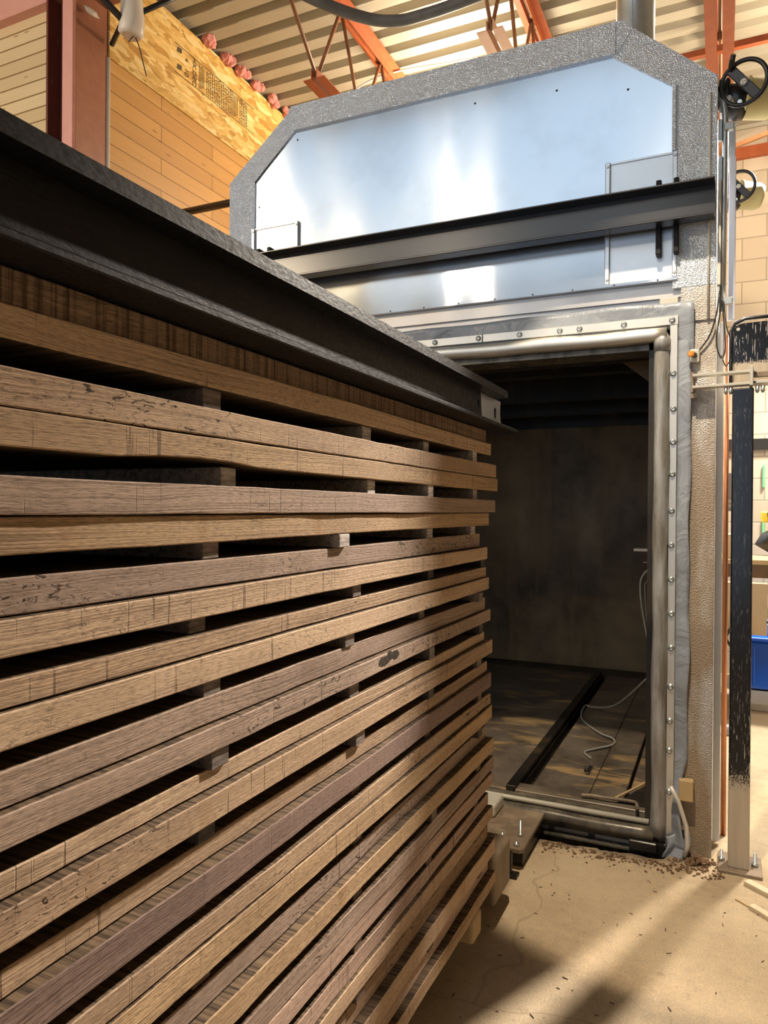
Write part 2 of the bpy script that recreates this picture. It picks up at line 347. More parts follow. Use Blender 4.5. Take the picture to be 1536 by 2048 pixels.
M['blue'] = plain('blue_plastic_bin', (0.008, 0.12, 0.72), 0.4, 0, 0.1)
M['blue_pale'] = plain('blue_lid', (0.05, 0.24, 0.80), 0.4, 0, 0.1)
M['card'] = plain('cardboard', (0.58, 0.42, 0.25), 0.8, 0, 0.1)
M['grey_box'] = plain('grey_enclosure', (0.42, 0.42, 0.44), 0.45, 0.2, 0.06)
M['orange_button'] = plain('orange_push_button', (0.85, 0.24, 0.02), 0.35, 0, 0.05)
M['tool_yellow'] = plain('yellow_tool_plastic', (0.80, 0.58, 0.06), 0.4)
M['green'] = plain('green_tape', (0.18, 0.72, 0.30), 0.5)
M['pale_wood'] = plain('splintered_pale_wood', (0.62, 0.52, 0.36), 0.7, 0, 0.2, 25)
M['tan_wood'] = plain('tan_wood_block', (0.48, 0.34, 0.17), 0.7, 0, 0.15, 12)
M['dark_wood'] = plain('dark_splinter', (0.12, 0.07, 0.04), 0.8, 0, 0.3, 25)
M['knot'] = plain('dark_knot_bark', (0.022, 0.012, 0.006), 0.6, 0, 0.7, 70)
M['dirt'] = plain('loose_brown_dirt', (0.17, 0.10, 0.055), 0.95, 0, 0.6, 60)
M['ink'] = plain('black_stamp_ink', (0.10, 0.075, 0.035), 0.8)
M['white_steel'] = plain('scuffed_white_rod', (0.60, 0.56, 0.50), 0.4, 0.2, 0.2, 20)

# ------------------------------------------------------------------ mesh helpers (world coordinates in, local out)
class MB:
    def __init__(s): s.bm = bmesh.new()
    def add(s, verts, faces):
        vs = [s.bm.verts.new(v) for v in verts]
        for f in faces:
            try: s.bm.faces.new([vs[i] for i in f])
            except ValueError: pass
        return vs
    def box(s, x0, x1, y0, y1, z0, z1, bev=0.0, seg=1):
        b = bmesh.new()
        bmesh.ops.create_cube(b, size=1)
        for v in b.verts: v.co = Vector(((x0+x1)/2 + v.co.x*(x1-x0), (y0+y1)/2 + v.co.y*(y1-y0), (z0+z1)/2 + v.co.z*(z1-z0)))
        if bev > 0: bmesh.ops.bevel(b, geom=b.edges[:], offset=min(bev, 0.45*min(abs(x1-x0), abs(y1-y0), abs(z1-z0))), segments=seg, profile=0.5, affect='EDGES')
        s.join(b); return s
    def join(s, b, mat=None):
        vm = {v: s.bm.verts.new((mat @ v.co) if mat else v.co) for v in b.verts}
        for f in b.faces:
            try: s.bm.faces.new([vm[v] for v in f.verts]).smooth = f.smooth
            except ValueError: pass
        b.free()
    def obox(s, c, ax, ay, az, sx, sy, sz, bev=0.0):
        b = bmesh.new(); bmesh.ops.create_cube(b, size=1)
        for v in b.verts: v.co = Vector((v.co.x*sx, v.co.y*sy, v.co.z*sz))
        if bev > 0: bmesh.ops.bevel(b, geom=b.edges[:], offset=bev, segments=1, affect='EDGES')
        m = Matrix.Identity(4)
        for i, a in enumerate((ax, ay, az)):
            a = Vector(a).normalized()
            for j in range(3): m[j][i] = a[j]
        m.translation = Vector(c); s.join(b, m); return s
    def bar(s, p, q, wdt, hgt, bev=0.0):
        p, q = Vector(p), Vector(q); d = (q-p); L = d.length; d.normalize()
        sd = d.cross(Vector((0, 0, 1)));
        if sd.length < 1e-4: sd = Vector((1, 0, 0))
        sd.normalize(); u = sd.cross(d)
        return s.obox((p+q)/2, d, sd, u, L, wdt, hgt, bev)
    def tube(s, pts, r, n=10, cap=True, closed=False):
        pts = [Vector(p) for p in pts]; rings = []
        rs = r if isinstance(r, (list, tuple)) else [r]*len(pts)
        prev = None
        for i, p in enumerate(pts):
            if closed: t = pts[(i+1) % len(pts)] - pts[i-1]
            else: t = pts[min(i+1, len(pts)-1)] - pts[max(i-1, 0)]
            t.normalize()
            if prev is None:
                a = Vector((0, 0, 1)) if abs(t.z) < 0.9 else Vector((1, 0, 0)); u = t.cross(a).normalized()
            else: u = (prev - t*prev.dot(t)).normalized()
            prev = u; v = t.cross(u)
            rings.append([s.bm.verts.new(p + (u*math.cos(2*PI*k/n) + v*math.sin(2*PI*k/n))*rs[i]) for k in range(n)])
        m = len(rings)
        for i in range(m if closed else m-1):
            a, b = rings[i], rings[(i+1) % m]
            for k in range(n):
                s.bm.faces.new((a[k], a[(k+1) % n], b[(k+1) % n], b[k])).smooth = True
        if cap and not closed:
            s.bm.faces.new(rings[0][::-1]); s.bm.faces.new(rings[-1])
        return s
    def cyl(s, p, q, r, n=16): return s.tube([p, q], r, n)
    def prism(s, poly, axis, a, b):
        """poly of 2D points in the two other axes (x,z for axis y; y,z for axis x; x,y for axis z)"""
        def P(u, v, t): return {0: (t, u, v), 1: (u, t, v), 2: (u, v, t)}[axis]
        n = len(poly)
        vs = s.add([P(u, v, a) for u, v in poly] + [P(u, v, b) for u, v in poly], [])
        s.bm.faces.new(vs[:n]); s.bm.faces.new(vs[n:][::-1])
        for i in range(n): s.bm.faces.new((vs[i], vs[(i+1) % n], vs[n+(i+1) % n], vs[n+i]))
        return s
    def holed(s, outer, holes, axis, a, b):
        def P(u, v, t): return {0: (t, u, v), 1: (u, t, v), 2: (u, v, t)}[axis]
        bb = bmesh.new(); edges = []
        for loop in [outer] + holes:
            vs = [bb.verts.new(P(u, v, a)) for u, v in loop]
            edges += [bb.edges.new((vs[i], vs[(i+1) % len(vs)])) for i in range(len(vs))]
        bmesh.ops.triangle_fill(bb, edges=edges, use_beauty=True)
        ex = bmesh.ops.extrude_face_region(bb, geom=bb.faces[:])
        d = Vector(P(0, 0, b-a))
        bmesh.ops.translate(bb, vec=d, verts=[v for v in ex['geom'] if isinstance(v, bmesh.types.BMVert)])
        s.join(bb); return s
    def lathe(s, c, ax, prof, n=32):
        ax = Vector(ax).normalized(); a = Vector((0, 0, 1)) if abs(ax.z) < 0.9 else Vector((1, 0, 0))
        u = ax.cross(a).normalized(); v = ax.cross(u); c = Vector(c); rings = []
        for t, r in prof:
            rings.append([s.bm.verts.new(c + ax*t + (u*math.cos(2*PI*k/n)+v*math.sin(2*PI*k/n))*max(r, 1e-4)) for k in range(n)])
        for i in range(len(rings)-1):
            for k in range(n): s.bm.faces.new((rings[i][k], rings[i][(k+1) % n], rings[i+1][(k+1) % n], rings[i+1][k])).smooth = True
        s.bm.faces.new(rings[0][::-1]); s.bm.faces.new(rings[-1]); return s
    def blob(s, c, r, sub=2, amp=0.25, sc=(1, 1, 1)):
        b = bmesh.new(); bmesh.ops.create_icosphere(b, subdivisions=sub, radius=1)
        for v in b.verts:
            k = r*(1 + random.uniform(-amp, amp)); v.co = Vector((v.co.x*k*sc[0], v.co.y*k*sc[1], v.co.z*k*sc[2])) + Vector(c)
        s.join(b); return s
    def build(s, name, mat, parent=None, loc=None):
        bmesh.ops.recalc_face_normals(s.bm, faces=s.bm.faces[:])
        if parent is not None:
            o0 = Vector((0, 0, 0)); p = parent
            while p is not None: o0 += Vector(p.location); p = p.parent
        else:
            if loc is None:
                xs = [v.co for v in s.bm.verts]
                loc = Vector(((min(v.x for v in xs)+max(v.x for v in xs))/2, (min(v.y for v in xs)+max(v.y for v in xs))/2, min(v.z for v in xs)))
            o0 = Vector(loc)
        for v in s.bm.verts: v.co -= o0
        me = bpy.data.meshes.new(name); s.bm.to_mesh(me); s.bm.free()
        me.materials.append(M[mat] if isinstance(mat, str) else mat)
        o = bpy.data.objects.new(name, me); COL.objects.link(o)
        if parent is not None: o.parent = parent
        else: o.location = o0
        return o
def tag(o, label, cat, group=None):
    o['label'] = label; o['category'] = cat
    if group: o['group'] = group
    return o
def thing(name, loc, label, cat, group=None):
    o = bpy.data.objects.new(name, None); o.empty_display_size = 0.1; COL.objects.link(o); o.location = loc
    return tag(o, label, cat, group)
def struct(o): o['kind'] = 'structure'; return o
def part_label(o, t): o['label'] = t; return o
def curve(pts, n=8):
    """Catmull-Rom through the points"""
    P = [Vector(p) for p in pts]; out = []
    for i in range(len(P)-1):
        a, b, c, d = P[max(i-1, 0)], P[i], P[i+1], P[min(i+2, len(P)-1)]
        for k in range(n):
            t = k/n
            out.append(0.5*((2*b) + (c-a)*t + (2*a-5*b+4*c-d)*t*t + (3*b-a-3*c+d)*t**3))
    out.append(P[-1]); return out
def ngon(cx, cy, r, n=16, sx=1.0, sy=1.0): return [(cx+r*sx*math.cos(2*PI*i/n), cy+r*sy*math.sin(2*PI*i/n)) for i in range(n)]
O0 = (0, 0, 0)

# ------------------------------------------------------------------ building shell
XL, YF, ZC = -3.55, 7.45, 5.0
def floor_mesh():
    rnd = random.Random(11); edge = []
    x = -2.62
    while x < -0.20: edge.append((x, 3.318 + rnd.uniform(-.010, .010) + 0.03*max(0, min(1, (x+0.6)/0.4)))); x += rnd.uniform(.012, .05)
    poly = [(-7.2, -8.2), (6.2, -8.2), (6.2, 7.6), (-0.19, 7.6), (-0.19, 3.46), (-0.205, 3.375)] + edge[::-1] + [(-2.64, 7.6), (-7.2, 7.6)]
    m = MB(); bb = bmesh.new(); vs = [bb.verts.new((a, b, 0)) for a, b in poly]
    es = [bb.edges.new((vs[i], vs[(i+1) % len(vs)])) for i in range(len(vs))]
    bmesh.ops.triangle_fill(bb, edges=es, use_beauty=True)
    ex = bmesh.ops.extrude_face_region(bb, geom=bb.faces[:])
    bmesh.ops.translate(bb, vec=(0, 0, -0.13), verts=[v for v in ex['geom'] if isinstance(v, bmesh.types.BMVert)])
    m.join(bb); return m
struct(floor_mesh().build('floor', 'floor', loc=O0))
struct(MB().box(-2.9, 0.1, 3.2, 7.3, -0.2, -0.125).build('floor_trench', 'soot_dark', loc=O0))
def deck():
    m = MB(); p = 0.194; y = -8.1; prof = []
    y = 4.965 - p*67 - 0.045
    while y < 7.6:
        prof += [(y, ZC), (y+0.104, ZC), (y+0.122, ZC+0.062), (y+0.176, ZC+0.062)]; y += p
    n = len(prof); xs = [-7.2, -3.55, -1.2, 0.6, 6.2]
    rows = [[m.bm.verts.new((x, a, b)) for a, b in prof] for x in xs]
    for i in range(len(xs)-1):
        for k in range(n-1): m.bm.faces.new((rows[i][k], rows[i][k+1], rows[i+1][k+1], rows[i+1][k]))
    return m
struct(deck().build('ceiling', 'deck', loc=O0))
struct(MB().box(-7.2, 6.2, -8.2, 7.6, ZC+0.10, ZC+0.16).build('ceiling_top', 'deck', loc=O0))
struct(MB().box(XL-0.10, XL, 3.46, YF, 0, 4.342).build('wall_left', 'plank_wall', loc=O0))
osb = struct(MB().box(XL-0.10, XL+0.012, 3.46, YF, 4.342, 4.965).build('wall_left_upper', 'osb', loc=O0))
struct(MB().box(-7.1, -3.82, 3.305, 3.40, 0, 4.642).build('wall_front_left', 'pine_wall', loc=O0))
struct(MB().box(-3.7, 6.2, YF, YF+0.15, 0, ZC+0.06).build('wall_far', 'cmu', loc=O0))
struct(MB().box(6.1, 6.25, -8.2, 7.6, 0, ZC+0.06).build('wall_right', 'cmu', loc=O0))
struct(MB().box(-7.25, -7.1, -8.2, 7.6, 0, ZC+0.06).build('wall_outer_left', 'cmu', loc=O0))
wb = MB().box(-7.2, -5.8, -8.2, -8.05, 0, ZC+0.06).box(0.6, 6.2, -8.2, -8.05, 0, ZC+0.06).box(-5.8, 0.6, -8.2, -8.05, 4.6, ZC+0.06)
struct(wb.build('wall_back', 'cmu', loc=O0))
# printed grade stamps on the strand board: rows of small characters across the strip, reading sideways
def stamp(y0, y1, zt, zb, words, seed):
    rnd = random.Random(seed); m = MB(); x = XL + 0.0135; L = y1-y0
    for z in (zt, zb): m.box(x-0.001, x, y0, y1, z-0.003, z+0.003)
    y = y0 + 0.02
    for kind in words:
        if kind == 'mark':
            for z in (zt-0.035, zb+0.05): m.prism([(y, z-0.02), (y+0.05, z-0.012), (y+0.055, z+0.024), (y+0.01, z+0.02)], 0, x-0.001, x)
            y += 0.075
        elif kind == 'rows':
            for _ in range(5):
                z = zb + 0.012
                while z < zt - 0.015:
                    h = rnd.uniform(0.006, 0.022)
                    m.box(x-0.001, x, y, y+0.011, z, z+h); z += h + rnd.uniform(0.003, 0.010)
                y += 0.022
        elif kind == 'bars':
            for k in range(4): m.box(x-0.001, x, y+k*0.017, y+k*0.017+0.006, zb+0.012+0.010*k, zt-0.012-0.008*(k % 2))
            y += 0.085
        else:
            y += 0.085
    o = m.build('printed_stamp', 'ink', osb); part_label(o, 'black printed grade stamp'); return o
def stamp_text(txt, y, z, size):
    c = bpy.data.curves.new('stamp_lettering', 'FONT'); c.body = txt; c.size = size; c.extrude = 0.0005; c.align_x = 'CENTER'; c.align_y = 'CENTER'
    c.materials.append(M['ink'])
    o = bpy.data.objects.new('stamp_lettering', c); COL.objects.link(o); o.parent = osb
    # read sideways: text runs down the wall, tops towards the far end
    o.matrix_local = Matrix(((0, 0, 1, XL+0.0142), (0, 1, 0, y), (-1, 0, 0, z), (0, 0, 0, 1)))
stamp(4.06, 5.02, 4.79, 4.585, ['mark', 'text', 'text', 'bars', 'rows', 'rows', 'rows', 'bars', 'rows'], 3)
stamp(5.36, 6.2, 4.79, 4.585, ['mark', 'rows', 'text', 'rows', 'bars', 'rows', 'rows'], 5)
stamp_text('10', 4.185, 4.64, 0.06); stamp_text('4', 4.185, 4.73, 0.05); stamp_text('HK.DEC', 4.27, 4.69, 0.058)

# pink insulation poking out along the top of the strand board
for i, y in enumerate((4.39, 4.62, 4.83, 5.04, 5.25, 5.45)):
    m = MB()
    for k in range(5): m.blob((XL+0.035+random.uniform(0, .02), y+random.uniform(-.045, .045), 4.962+random.uniform(0.0, .035)), random.uniform(.026, .046), 2, .22)
    names = ['nearest the column', 'second from the column', 'third from the column', 'fourth from the column', 'fifth from the column', 'nearest the hood']
    tag(m.build('insulation_tuft', 'fluff'), 'pink insulation tuft above the strand board, ' + names[i], 'insulation', 'insulation tufts above the strand board')

# steel column and girder
def column():
    t = thing('steel_column', (-3.70, 3.33, 0), 'red oxide steel column standing between pine boarding and plank wall', 'column')
    MB().box(-3.575, -3.55, 3.205, 3.455, 0, 4.64, 0.003).build('flange', 'oxide', t)
    part_label(MB().box(-3.665, -3.576, 3.204, 3.225, 0, 4.64, 0.003).build('cover_plate', 'pink', t), 'pale pink cover plate')
    part_label(MB().box(-3.80, -3.665, 3.30, 3.32, 0, 4.64).build('web', 'maroon', t), 'dark maroon recessed web')
    MB().box(-3.80, -3.785, 3.204, 3.32, 0, 4.64).build('side_flange', 'maroon', t)
    part_label(MB().tube([(-3.548, 3.458, 0.0), (-3.548, 3.458, 4.34)], 0.012, 8).build('caulk_bead', 'white_dirty', t), 'cream caulk bead')
column()
def girder():
    t = thing('roof_girder', (-3.0, 3.34, 4.64), 'pink and brown steel roof girder crossing above the column', 'girder')
    part_label(MB().box(-7.1, -3.82, 3.24, 3.44, 4.642, 4.80, 0.004).build('front_flange', 'pink', t), 'pale pink girder section')
    MB().box(-3.82, 6.1, 3.24, 3.44, 4.645, 4.665).box(-3.82, 6.1, 3.33, 3.35, 4.665, 4.88).box(-3.82, 6.1, 3.24, 3.44, 4.88, 4.90).build('lower_section', 'oxide', t)
girder()
# open-web roof joists running along the building
def joist(x, label, chord, peach=False, ys=4.06):
    t = thing('roof_joist', (x, 3.4, 4.2), label, 'joist', 'orange open-web roof joists')
    zt, zb = 4.955, 4.255; g = 0.016; L = 0.062
    m = MB()
    for s in (-1, 1):
        m.box(x+s*g, x+s*(g+L), 3.25, 7.44, zt-0.006, zt); m.box(x+s*g, x+s*(g+0.006), 3.25, 7.44, zt-L, zt-0.006)
    m.build('top_chord', 'orange', t)
    m = MB()
    for s in (-1, 1):
        m.box(x+s*g, x+s*(g+L), ys, 7.44, zb, zb+0.006); m.box(x+s*g, x+s*(g+0.006), ys, 7.44, zb+0.006, zb+L)
    o = m.build('bottom_chord', 'peach' if peach else 'orange', t)
    if peach: part_label(o, 'peach-coloured lower chord')
    pts = [(3.42, zt-0.03), (4.10, zb+0.03)]; y = 4.10; top = False
    while y < 7.2:
        y += 0.32; top = not top; pts.append((y, zt-0.03 if top else zb+0.03))
    for a, b in zip(pts, pts[1:]):
        MB().tube([(x, a[0], a[1]), (x, b[0], b[1])], 0.0125, 8).build('web_rod', 'rod', t)
    return t
joist(-2.40, 'orange roof joist furthest from the flue pipe, nearest the strand board', 'orange')
joist(-1.235, 'orange roof joist with a peach sprayed lower chord, above the middle of the hood', 'peach', True)
joist(-0.035, 'orange roof joist passing above the large handwheel beside the flue pipe', 'orange')
tag(MB().box(-0.7, 6.0, 5.06, 5.10, 4.40, 4.405).box(-0.7, 6.0, 5.06, 5.065, 4.405, 4.44).build('joist_bridging', 'orange'), 'thin orange bridging angle crossing behind the flue pipe', 'bridging')
tag(MB().bar((-0.0, 6.2, 4.28), (2.0, 6.3, 4.80), 0.03, 0.03).build('diagonal_brace', 'rod'), 'rust brown diagonal brace under the roof deck beside block wall', 'brace')
struct(MB().box(-0.1, 6.0, YF-0.05, YF, 4.72, 4.82).build('trim_1', 'orange', loc=O0))

# ------------------------------------------------------------------ the kiln
D = 3.455
K = thing('wood_kiln', (-1.3, D, 0), 'large walk-in wood kiln clad in aluminium with black sooty interior', 'kiln')
OUT = [(-2.587, 0.0), (-2.587, 3.362), (-2.171, 3.703), (-0.43, 3.703), (-0.032, 3.367), (-0.032, 0.0)]
# outer skin behind the front
m = MB()
back = 7.0
for (a, b) in zip(OUT, OUT[1:]):
    v = [(a[0], D+0.03, a[1]), (b[0], D+0.03, b[1]), (b[0], back, b[1]), (a[0], back, a[1])]
    n = Vector((b[1]-a[1], 0, -(b[0]-a[0]))).normalized()*0.03
    vs = [Vector(p) for p in v] + [Vector(p)+n for p in v]
    m.add(vs, [(0, 1, 2, 3), (7, 6, 5, 4), (0, 4, 5, 1), (1, 5, 6, 2), (2, 6, 7, 3), (3, 7, 4, 0)])
m.prism(OUT, 1, back, back+0.03)
m.build('outer_cladding', 'emboss', K)
# front sheet above the door
m = MB().prism([(-2.45, 2.515), (-2.45, 3.30), (-2.13, 3.60), (-0.46, 3.60), (-0.17, 3.36), (-0.17, 2.515)], 1, D-0.004, D+0.03)
m.box(-2.45, -0.185, D-0.026, D-0.002, 2.512, 2.524)
front = m.build('front_sheet', 'panel', K); part_label(front, 'mirror-bright brushed sheet above the doorway')
for x in [-2.3+0.185*i for i in range(12)]: MB().lathe((x, D-0.027, 2.518), (0, -1, 0), [(0, .004), (.002, .003)], 8).build('screw_head', 'dark_pipe', front)
for x, z in ((-2.14, 3.53), (-1.12, 3.50), (-0.72, 3.47), (-0.4, 3.40), (-2.39, 3.2)): MB().lathe((x, D-0.004, z), (0, -1, 0), [(0, .006), (.003, .004)], 8).build('screw_head', 'dark_pipe', front)
# embossed trim wrapping the hood
def trim(pts, y0=D-0.012, name='edge_trim', mat='emboss'):
    return MB().prism(pts, 1, y0, D+0.06).build(name, mat, K)
trim([(-2.59, 2.5), (-2.59, 3.364), (-2.50, 3.44), (-2.415, 3.34), (-2.415, 2.5)])
trim([(-2.588, 3.363), (-2.172, 3.706), (-2.13, 3.706), (-2.155, 3.575), (-2.415, 3.345)], D-0.014)
MB().prism([(-2.19, 3.69), (-2.172, 3.712), (-0.455, 3.712), (-0.455, 3.565), (-2.155, 3.578)], 1, D-0.022, D+0.06).build('edge_trim', 'emboss', K)
MB().prism([(-0.47, 3.712), (-0.425, 3.712), (-0.385, 3.66), (-0.455, 3.555)], 1, D-0.017, D+0.06).build('edge_trim', 'emboss', K)
MB().prism([(-0.43, 3.708), (-0.032, 3.372), (-0.032, 3.30), (-0.20, 3.36), (-0.462, 3.555)], 1, D-0.014, D+0.06).build('edge_trim', 'emboss', K)
o = MB().box(-0.205, -0.03, D-0.018, D+0.12, 2.475, 3.365, 0.002).box(-0.212, -0.195, D-0.03, D-0.015, 3.075, 3.365, 0.003).build('edge_trim', 'emboss', K)
o = MB().box(-0.170, -0.03, D-0.016, D+0.12, 2.325, 2.478, 0.002).build('edge_trim', 'emboss_dirty', K)
jamb = MB().box(-0.205, -0.028, D-0.008, D+0.12, 0.0, 2.328, 0.002).build('door_jamb', 'emboss_dirty', K); part_label(jamb, 'sawdust-caked right door jamb')
part_label(MB().tube([(-0.060, D-0.020, 2.33), (-0.060, D-0.020, 3.30)], 0.006, 6).build('silicone_bead', 'white_dirty', K), 'smeared silicone bead')
MB().box(-2.587, -2.42, D-0.008, D+0.12, 0.0, 2.5, 0.002).build('door_jamb', 'emboss_dirty', K)
# lintel band under the sheet
lin = MB().box(-2.42, -0.165, D+0.012, D+0.03, 2.30, 2.515).box(-2.42, -0.165, D-0.004, D+0.012, 2.44, 2.45).build('lintel', 'lintel', K)
MB().box(-0.258, -0.180, D-0.007, D+0.02, 2.32, 2.442, 0.004).build('frame_tube', 'cream_paint', K)
# patch plates where the track is fixed
for x0, x1, z0, z1 in ((-2.432, -2.124, 2.53, 3.078), (-0.494, -0.188, 2.526, 3.078)):
    pl = MB().box(x0, x1, D-0.008, D-0.003, z0, z1).box(x0, x0+0.022, D-0.022, D-0.008, z0, z1, 0.003).box(x1-0.02, x1, D-0.022, D-0.008, z0, z1, 0.003).box(x0, x1, D-0.014, D-0.008, z1-0.008, z1).build('patch_plate', 'patch', K)
    for x in (x0+0.012, x1-0.01):
        for z in (z0+0.02, z1-0.02): MB().lathe((x, D-0.022, z), (0, -1, 0), [(0, .007), (.004, .005)], 10).build('screw_head', 'zinc', pl)
# black channel track across the front, on hooked brackets
tr = MB()
y0, y1, xa, xb = D-0.135, D-0.060, -2.52, -0.036
tr.box(xa, xb, y1-0.008, y1, 2.735, 2.892).box(xa, xb, y0, y1-0.008, 2.884, 2.892, 0.002).box(xa, xb, y0, y1-0.008, 2.735, 2.745, 0.002)
track = tr.build('door_track', 'rail', K); part_label(track, 'black channel rail across the hood')
for x in (-0.262, -0.19, -2.36, -2.29):
    MB().box(x-0.011, x+0.011, D-0.06, D-0.012, 2.62, 2.945, 0.003).build('track_bracket', 'beam', track)
# tarpaulin curtain behind the clamp strips
def sheet(fn, nu, nv):
    m = MB(); g = [[m.bm.verts.new(fn(i/nu, j/nv)) for j in range(nv+1)] for i in range(nu+1)]
    for i in range(nu):
        for j in range(nv): m.bm.faces.new((g[i][j], g[i+1][j], g[i+1][j+1], g[i][j+1])).smooth = True
    bmesh.ops.recalc_face_normals(m.bm, faces=m.bm.faces[:])
    bmesh.ops.solidify(m.bm, geom=m.bm.faces[:], thickness=0.003); return m
def tw(u, v):
    x = -2.40 + 2.285*u; z = 2.30 + (0.112+0.006*math.sin(9*u+1))*v
    if u > 0.955: z += -0.14*(1-v)*((u-0.955)/0.045)
    return (x, D-0.016-0.010*v*math.sin(31*u)-0.012*v*math.sin(13*u+2)-0.02*v*max(0, u-0.94)/0.06, z)
cur = sheet(tw, 90, 6).build('seal_curtain', 'tarp', K); part_label(cur, 'grey vinyl curtain strip')
def tv(u, v):
    z = 0.0 + 2.30*u; wv = 0.003*math.sin(37*u)+0.003*math.sin(17*u+1)
    x0, x1 = -0.205, -0.125 + wv
    if u < 0.18: x1 = -0.125 - 0.03*math.sin(PI*min(1, u/0.18)) + wv
    return (x0+(x1-x0)*v, D-0.014-0.012*v*(1+math.sin(23*u))-(0.05*v*(1-u/0.16) if u < 0.16 else 0), z)
part_label(sheet(tv, 110, 5).build('seal_curtain', 'tarp', K), 'grey vinyl curtain strip')
def tb(u, v):
    return (-0.212+0.095*u+0.010*math.sin(5*v), D-0.042-0.03*v-0.012*math.sin(7*u+3*v), 0.075-0.085*v + 0.05*u*(1-v))
part_label(sheet(tb, 12, 10).build('curtain_flap', 'tarp', K), 'torn vinyl flap by the floor')
# clamp strips with bolts
cs = MB().box(-2.35, -1.065, D-0.034, D-0.022, 2.313, 2.352, 0.002).box(-1.062, -0.178, D-0.034, D-0.022, 2.313, 2.352, 0.002).build('clamp_strip', 'alu', K)
def bolts(lst, par):
    for x, z in lst:
        MB().lathe((x, D-0.034, z), (0, -1, 0), [(0, .0135), (.003, .0135), (.003, .009), (.010, .009), (.010, .0045), (.006, .004)], 14).build('bolt', 'zinc', par)
bolts([(x, 2.333) for x in (-2.2, -1.93, -1.66, -1.31, -1.084, -0.88, -0.69, -0.60, -0.405, -0.203)], cs)
cs = MB().box(-0.212, -0.180, D-0.034, D-0.022, 0.016, 2.313, 0.002).build('clamp_strip', 'alu', K)
bolts([(-0.197+0.002*math.sin(i), z) for i, z in enumerate((2.10, 1.945, 1.80, 1.66, 1.50, 1.35, 1.20, 1.05, 0.90, 0.73, 0.58, 0.45, 0.27, 0.035))], cs)
cs = MB().box(-2.35, -0.178, D-0.034, D-0.010, 0.022, 0.036, 0.002).build('clamp_strip', 'sill_steel', K)
for i, x in enumerate((-1.02, -0.80, -0.615, -0.43)): part_label(MB().box(x-0.085, x+0.07, D-0.016, D-0.010, -0.002, 0.022, 0.001).build('sill_panel', 'lintel', K), 'dull grey sill panel')
# round door seal tubes
def wob(p, q, r, n=40):
    p, q = Vector(p), Vector(q); pts = []; rs = []
    for i in range(n+1):
        t = i/n; pts.append(p.lerp(q, t) + Vector((0.0022*math.sin(19*t), 0.002*math.sin(31*t+1), 0.0018*math.sin(27*t)))); rs.append(r*(1+0.035*math.sin(43*t)+0.025*math.sin(17*t+2)))
    return pts, rs
for p, q, mat in (((-2.36, D-0.03, 2.272), (-0.225, D-0.03, 2.272), 'alu'), ((-0.243, D-0.03, 0.07), (-0.243, D-0.03, 2.262), 'seal'), ((-2.36, D-0.03, 0.07), (-2.36, D-0.03, 2.262), 'seal'), ((-2.36, D-0.03, 0.066), (-0.262, D-0.03, 0.066), 'sill_steel')):
    a, b = wob(p, q, 0.033); o = MB().tube(a, b, 14).build('door_seal', mat, K)
    part_label(o, 'rounded door gasket tube')
MB().lathe((-0.243, D-0.03, 2.20), (0, 0, 1), [(0, .036), (.05, .036), (.10, .012)], 16).build('seal_corner', 'seal', K)
# inner frame of the doorway
MB().box(-0.300, -0.236, D-0.004, D+0.22, 0.06, 2.262).build('inner_jamb', 'soot_dark', K)
MB().box(-2.40, -2.31, D-0.004, D+0.22, 0.06, 2.262).build('inner_jamb', 'soot_dark', K)
MB().box(-2.40, -0.236, D-0.004, D+0.16, 2.215, 2.262).build('inner_head', 'sill_steel', K)
# sill: thin rod, box beam with a flange, dark block and packing
MB().cyl((-2.33, D-0.012, 0.113), (-0.282, D-0.012, 0.113), 0.012, 10).build('sill_rod', 'cream_paint', K)
MB().box(-2.40, -0.215, D-0.01, D+0.10, -0.125, 0.100).build('sill_beam', 'sill_steel', K)
part_label(MB().box(-2.40, -0.30, D-0.058, D-0.01, -0.012, -0.004).box(-2.40, -0.26, D-0.022, D-0.01, -0.12, -0.012).build('sill_flange', 'sill_steel', K), 'greasy flange along the sill')
MB().box(-0.36, -0.245, D-0.075, D-0.03, 0.0, 0.045, 0.004).build('packing_block', 'soot_dark', K)
# interior
li = MB()
li.box(-2.30, -0.262, 6.88, 6.93, 0.02, 2.62).box(-2.34, -2.29, D+0.05, 6.9, 0.02, 2.62).box(-0.282, -0.25, D+0.1, 6.9, 0.02, 2.62)
part_label(li.build('inner_lining', 'soot', K), 'smoke-stained inner lining')
MB().box(-2.34, -0.25, D+0.05, 6.93, 2.44, 2.50).build('inner_ceiling', 'soot_dark', K)
for i, (y, d) in enumerate(((3.92, 0.16), (4.55, 0.10), (5.25, 0.15), (6.05, 0.15), (6.86, 0.17))):
    MB().box(-2.30, -0.28, y, y+0.05, 2.44-d, 2.45).box(-2.30, -0.28, y, y+0.10, 2.44-d-0.006, 2.44-d).build('ceiling_rib', 'soot_dark', K)
part_label(MB().prism([(-0.66, 2.43), (-0.27, 2.43), (-0.27, 2.10)], 1, 3.98, 4.0).build('corner_gusset', 'soot', K), 'triangular corner gusset')
MB().box(-2.30, -0.27, D+0.09, 6.90, 0.02, 0.055).build('pit_floor', 'soot_dark', K)
fl = MB().box(-2.28, -0.955, D+0.12, 6.42, 0.06, 0.10, 0.003).build('floor_plate', 'kiln_floor', K)
MB().box(-0.865, -0.585, D+0.20, 6.42, 0.055, 0.095, 0.003).build('floor_plate', 'kiln_floor', K)
MB().box(-0.580, -0.420, D+0.18, 6.42, 0.06, 0.10, 0.003).build('floor_plate', 'kiln_floor', K)
MB().box(-0.405, -0.285, D+0.20, 6.42, 0.06, 0.09, 0.003).build('floor_plate', 'kiln_floor', K)
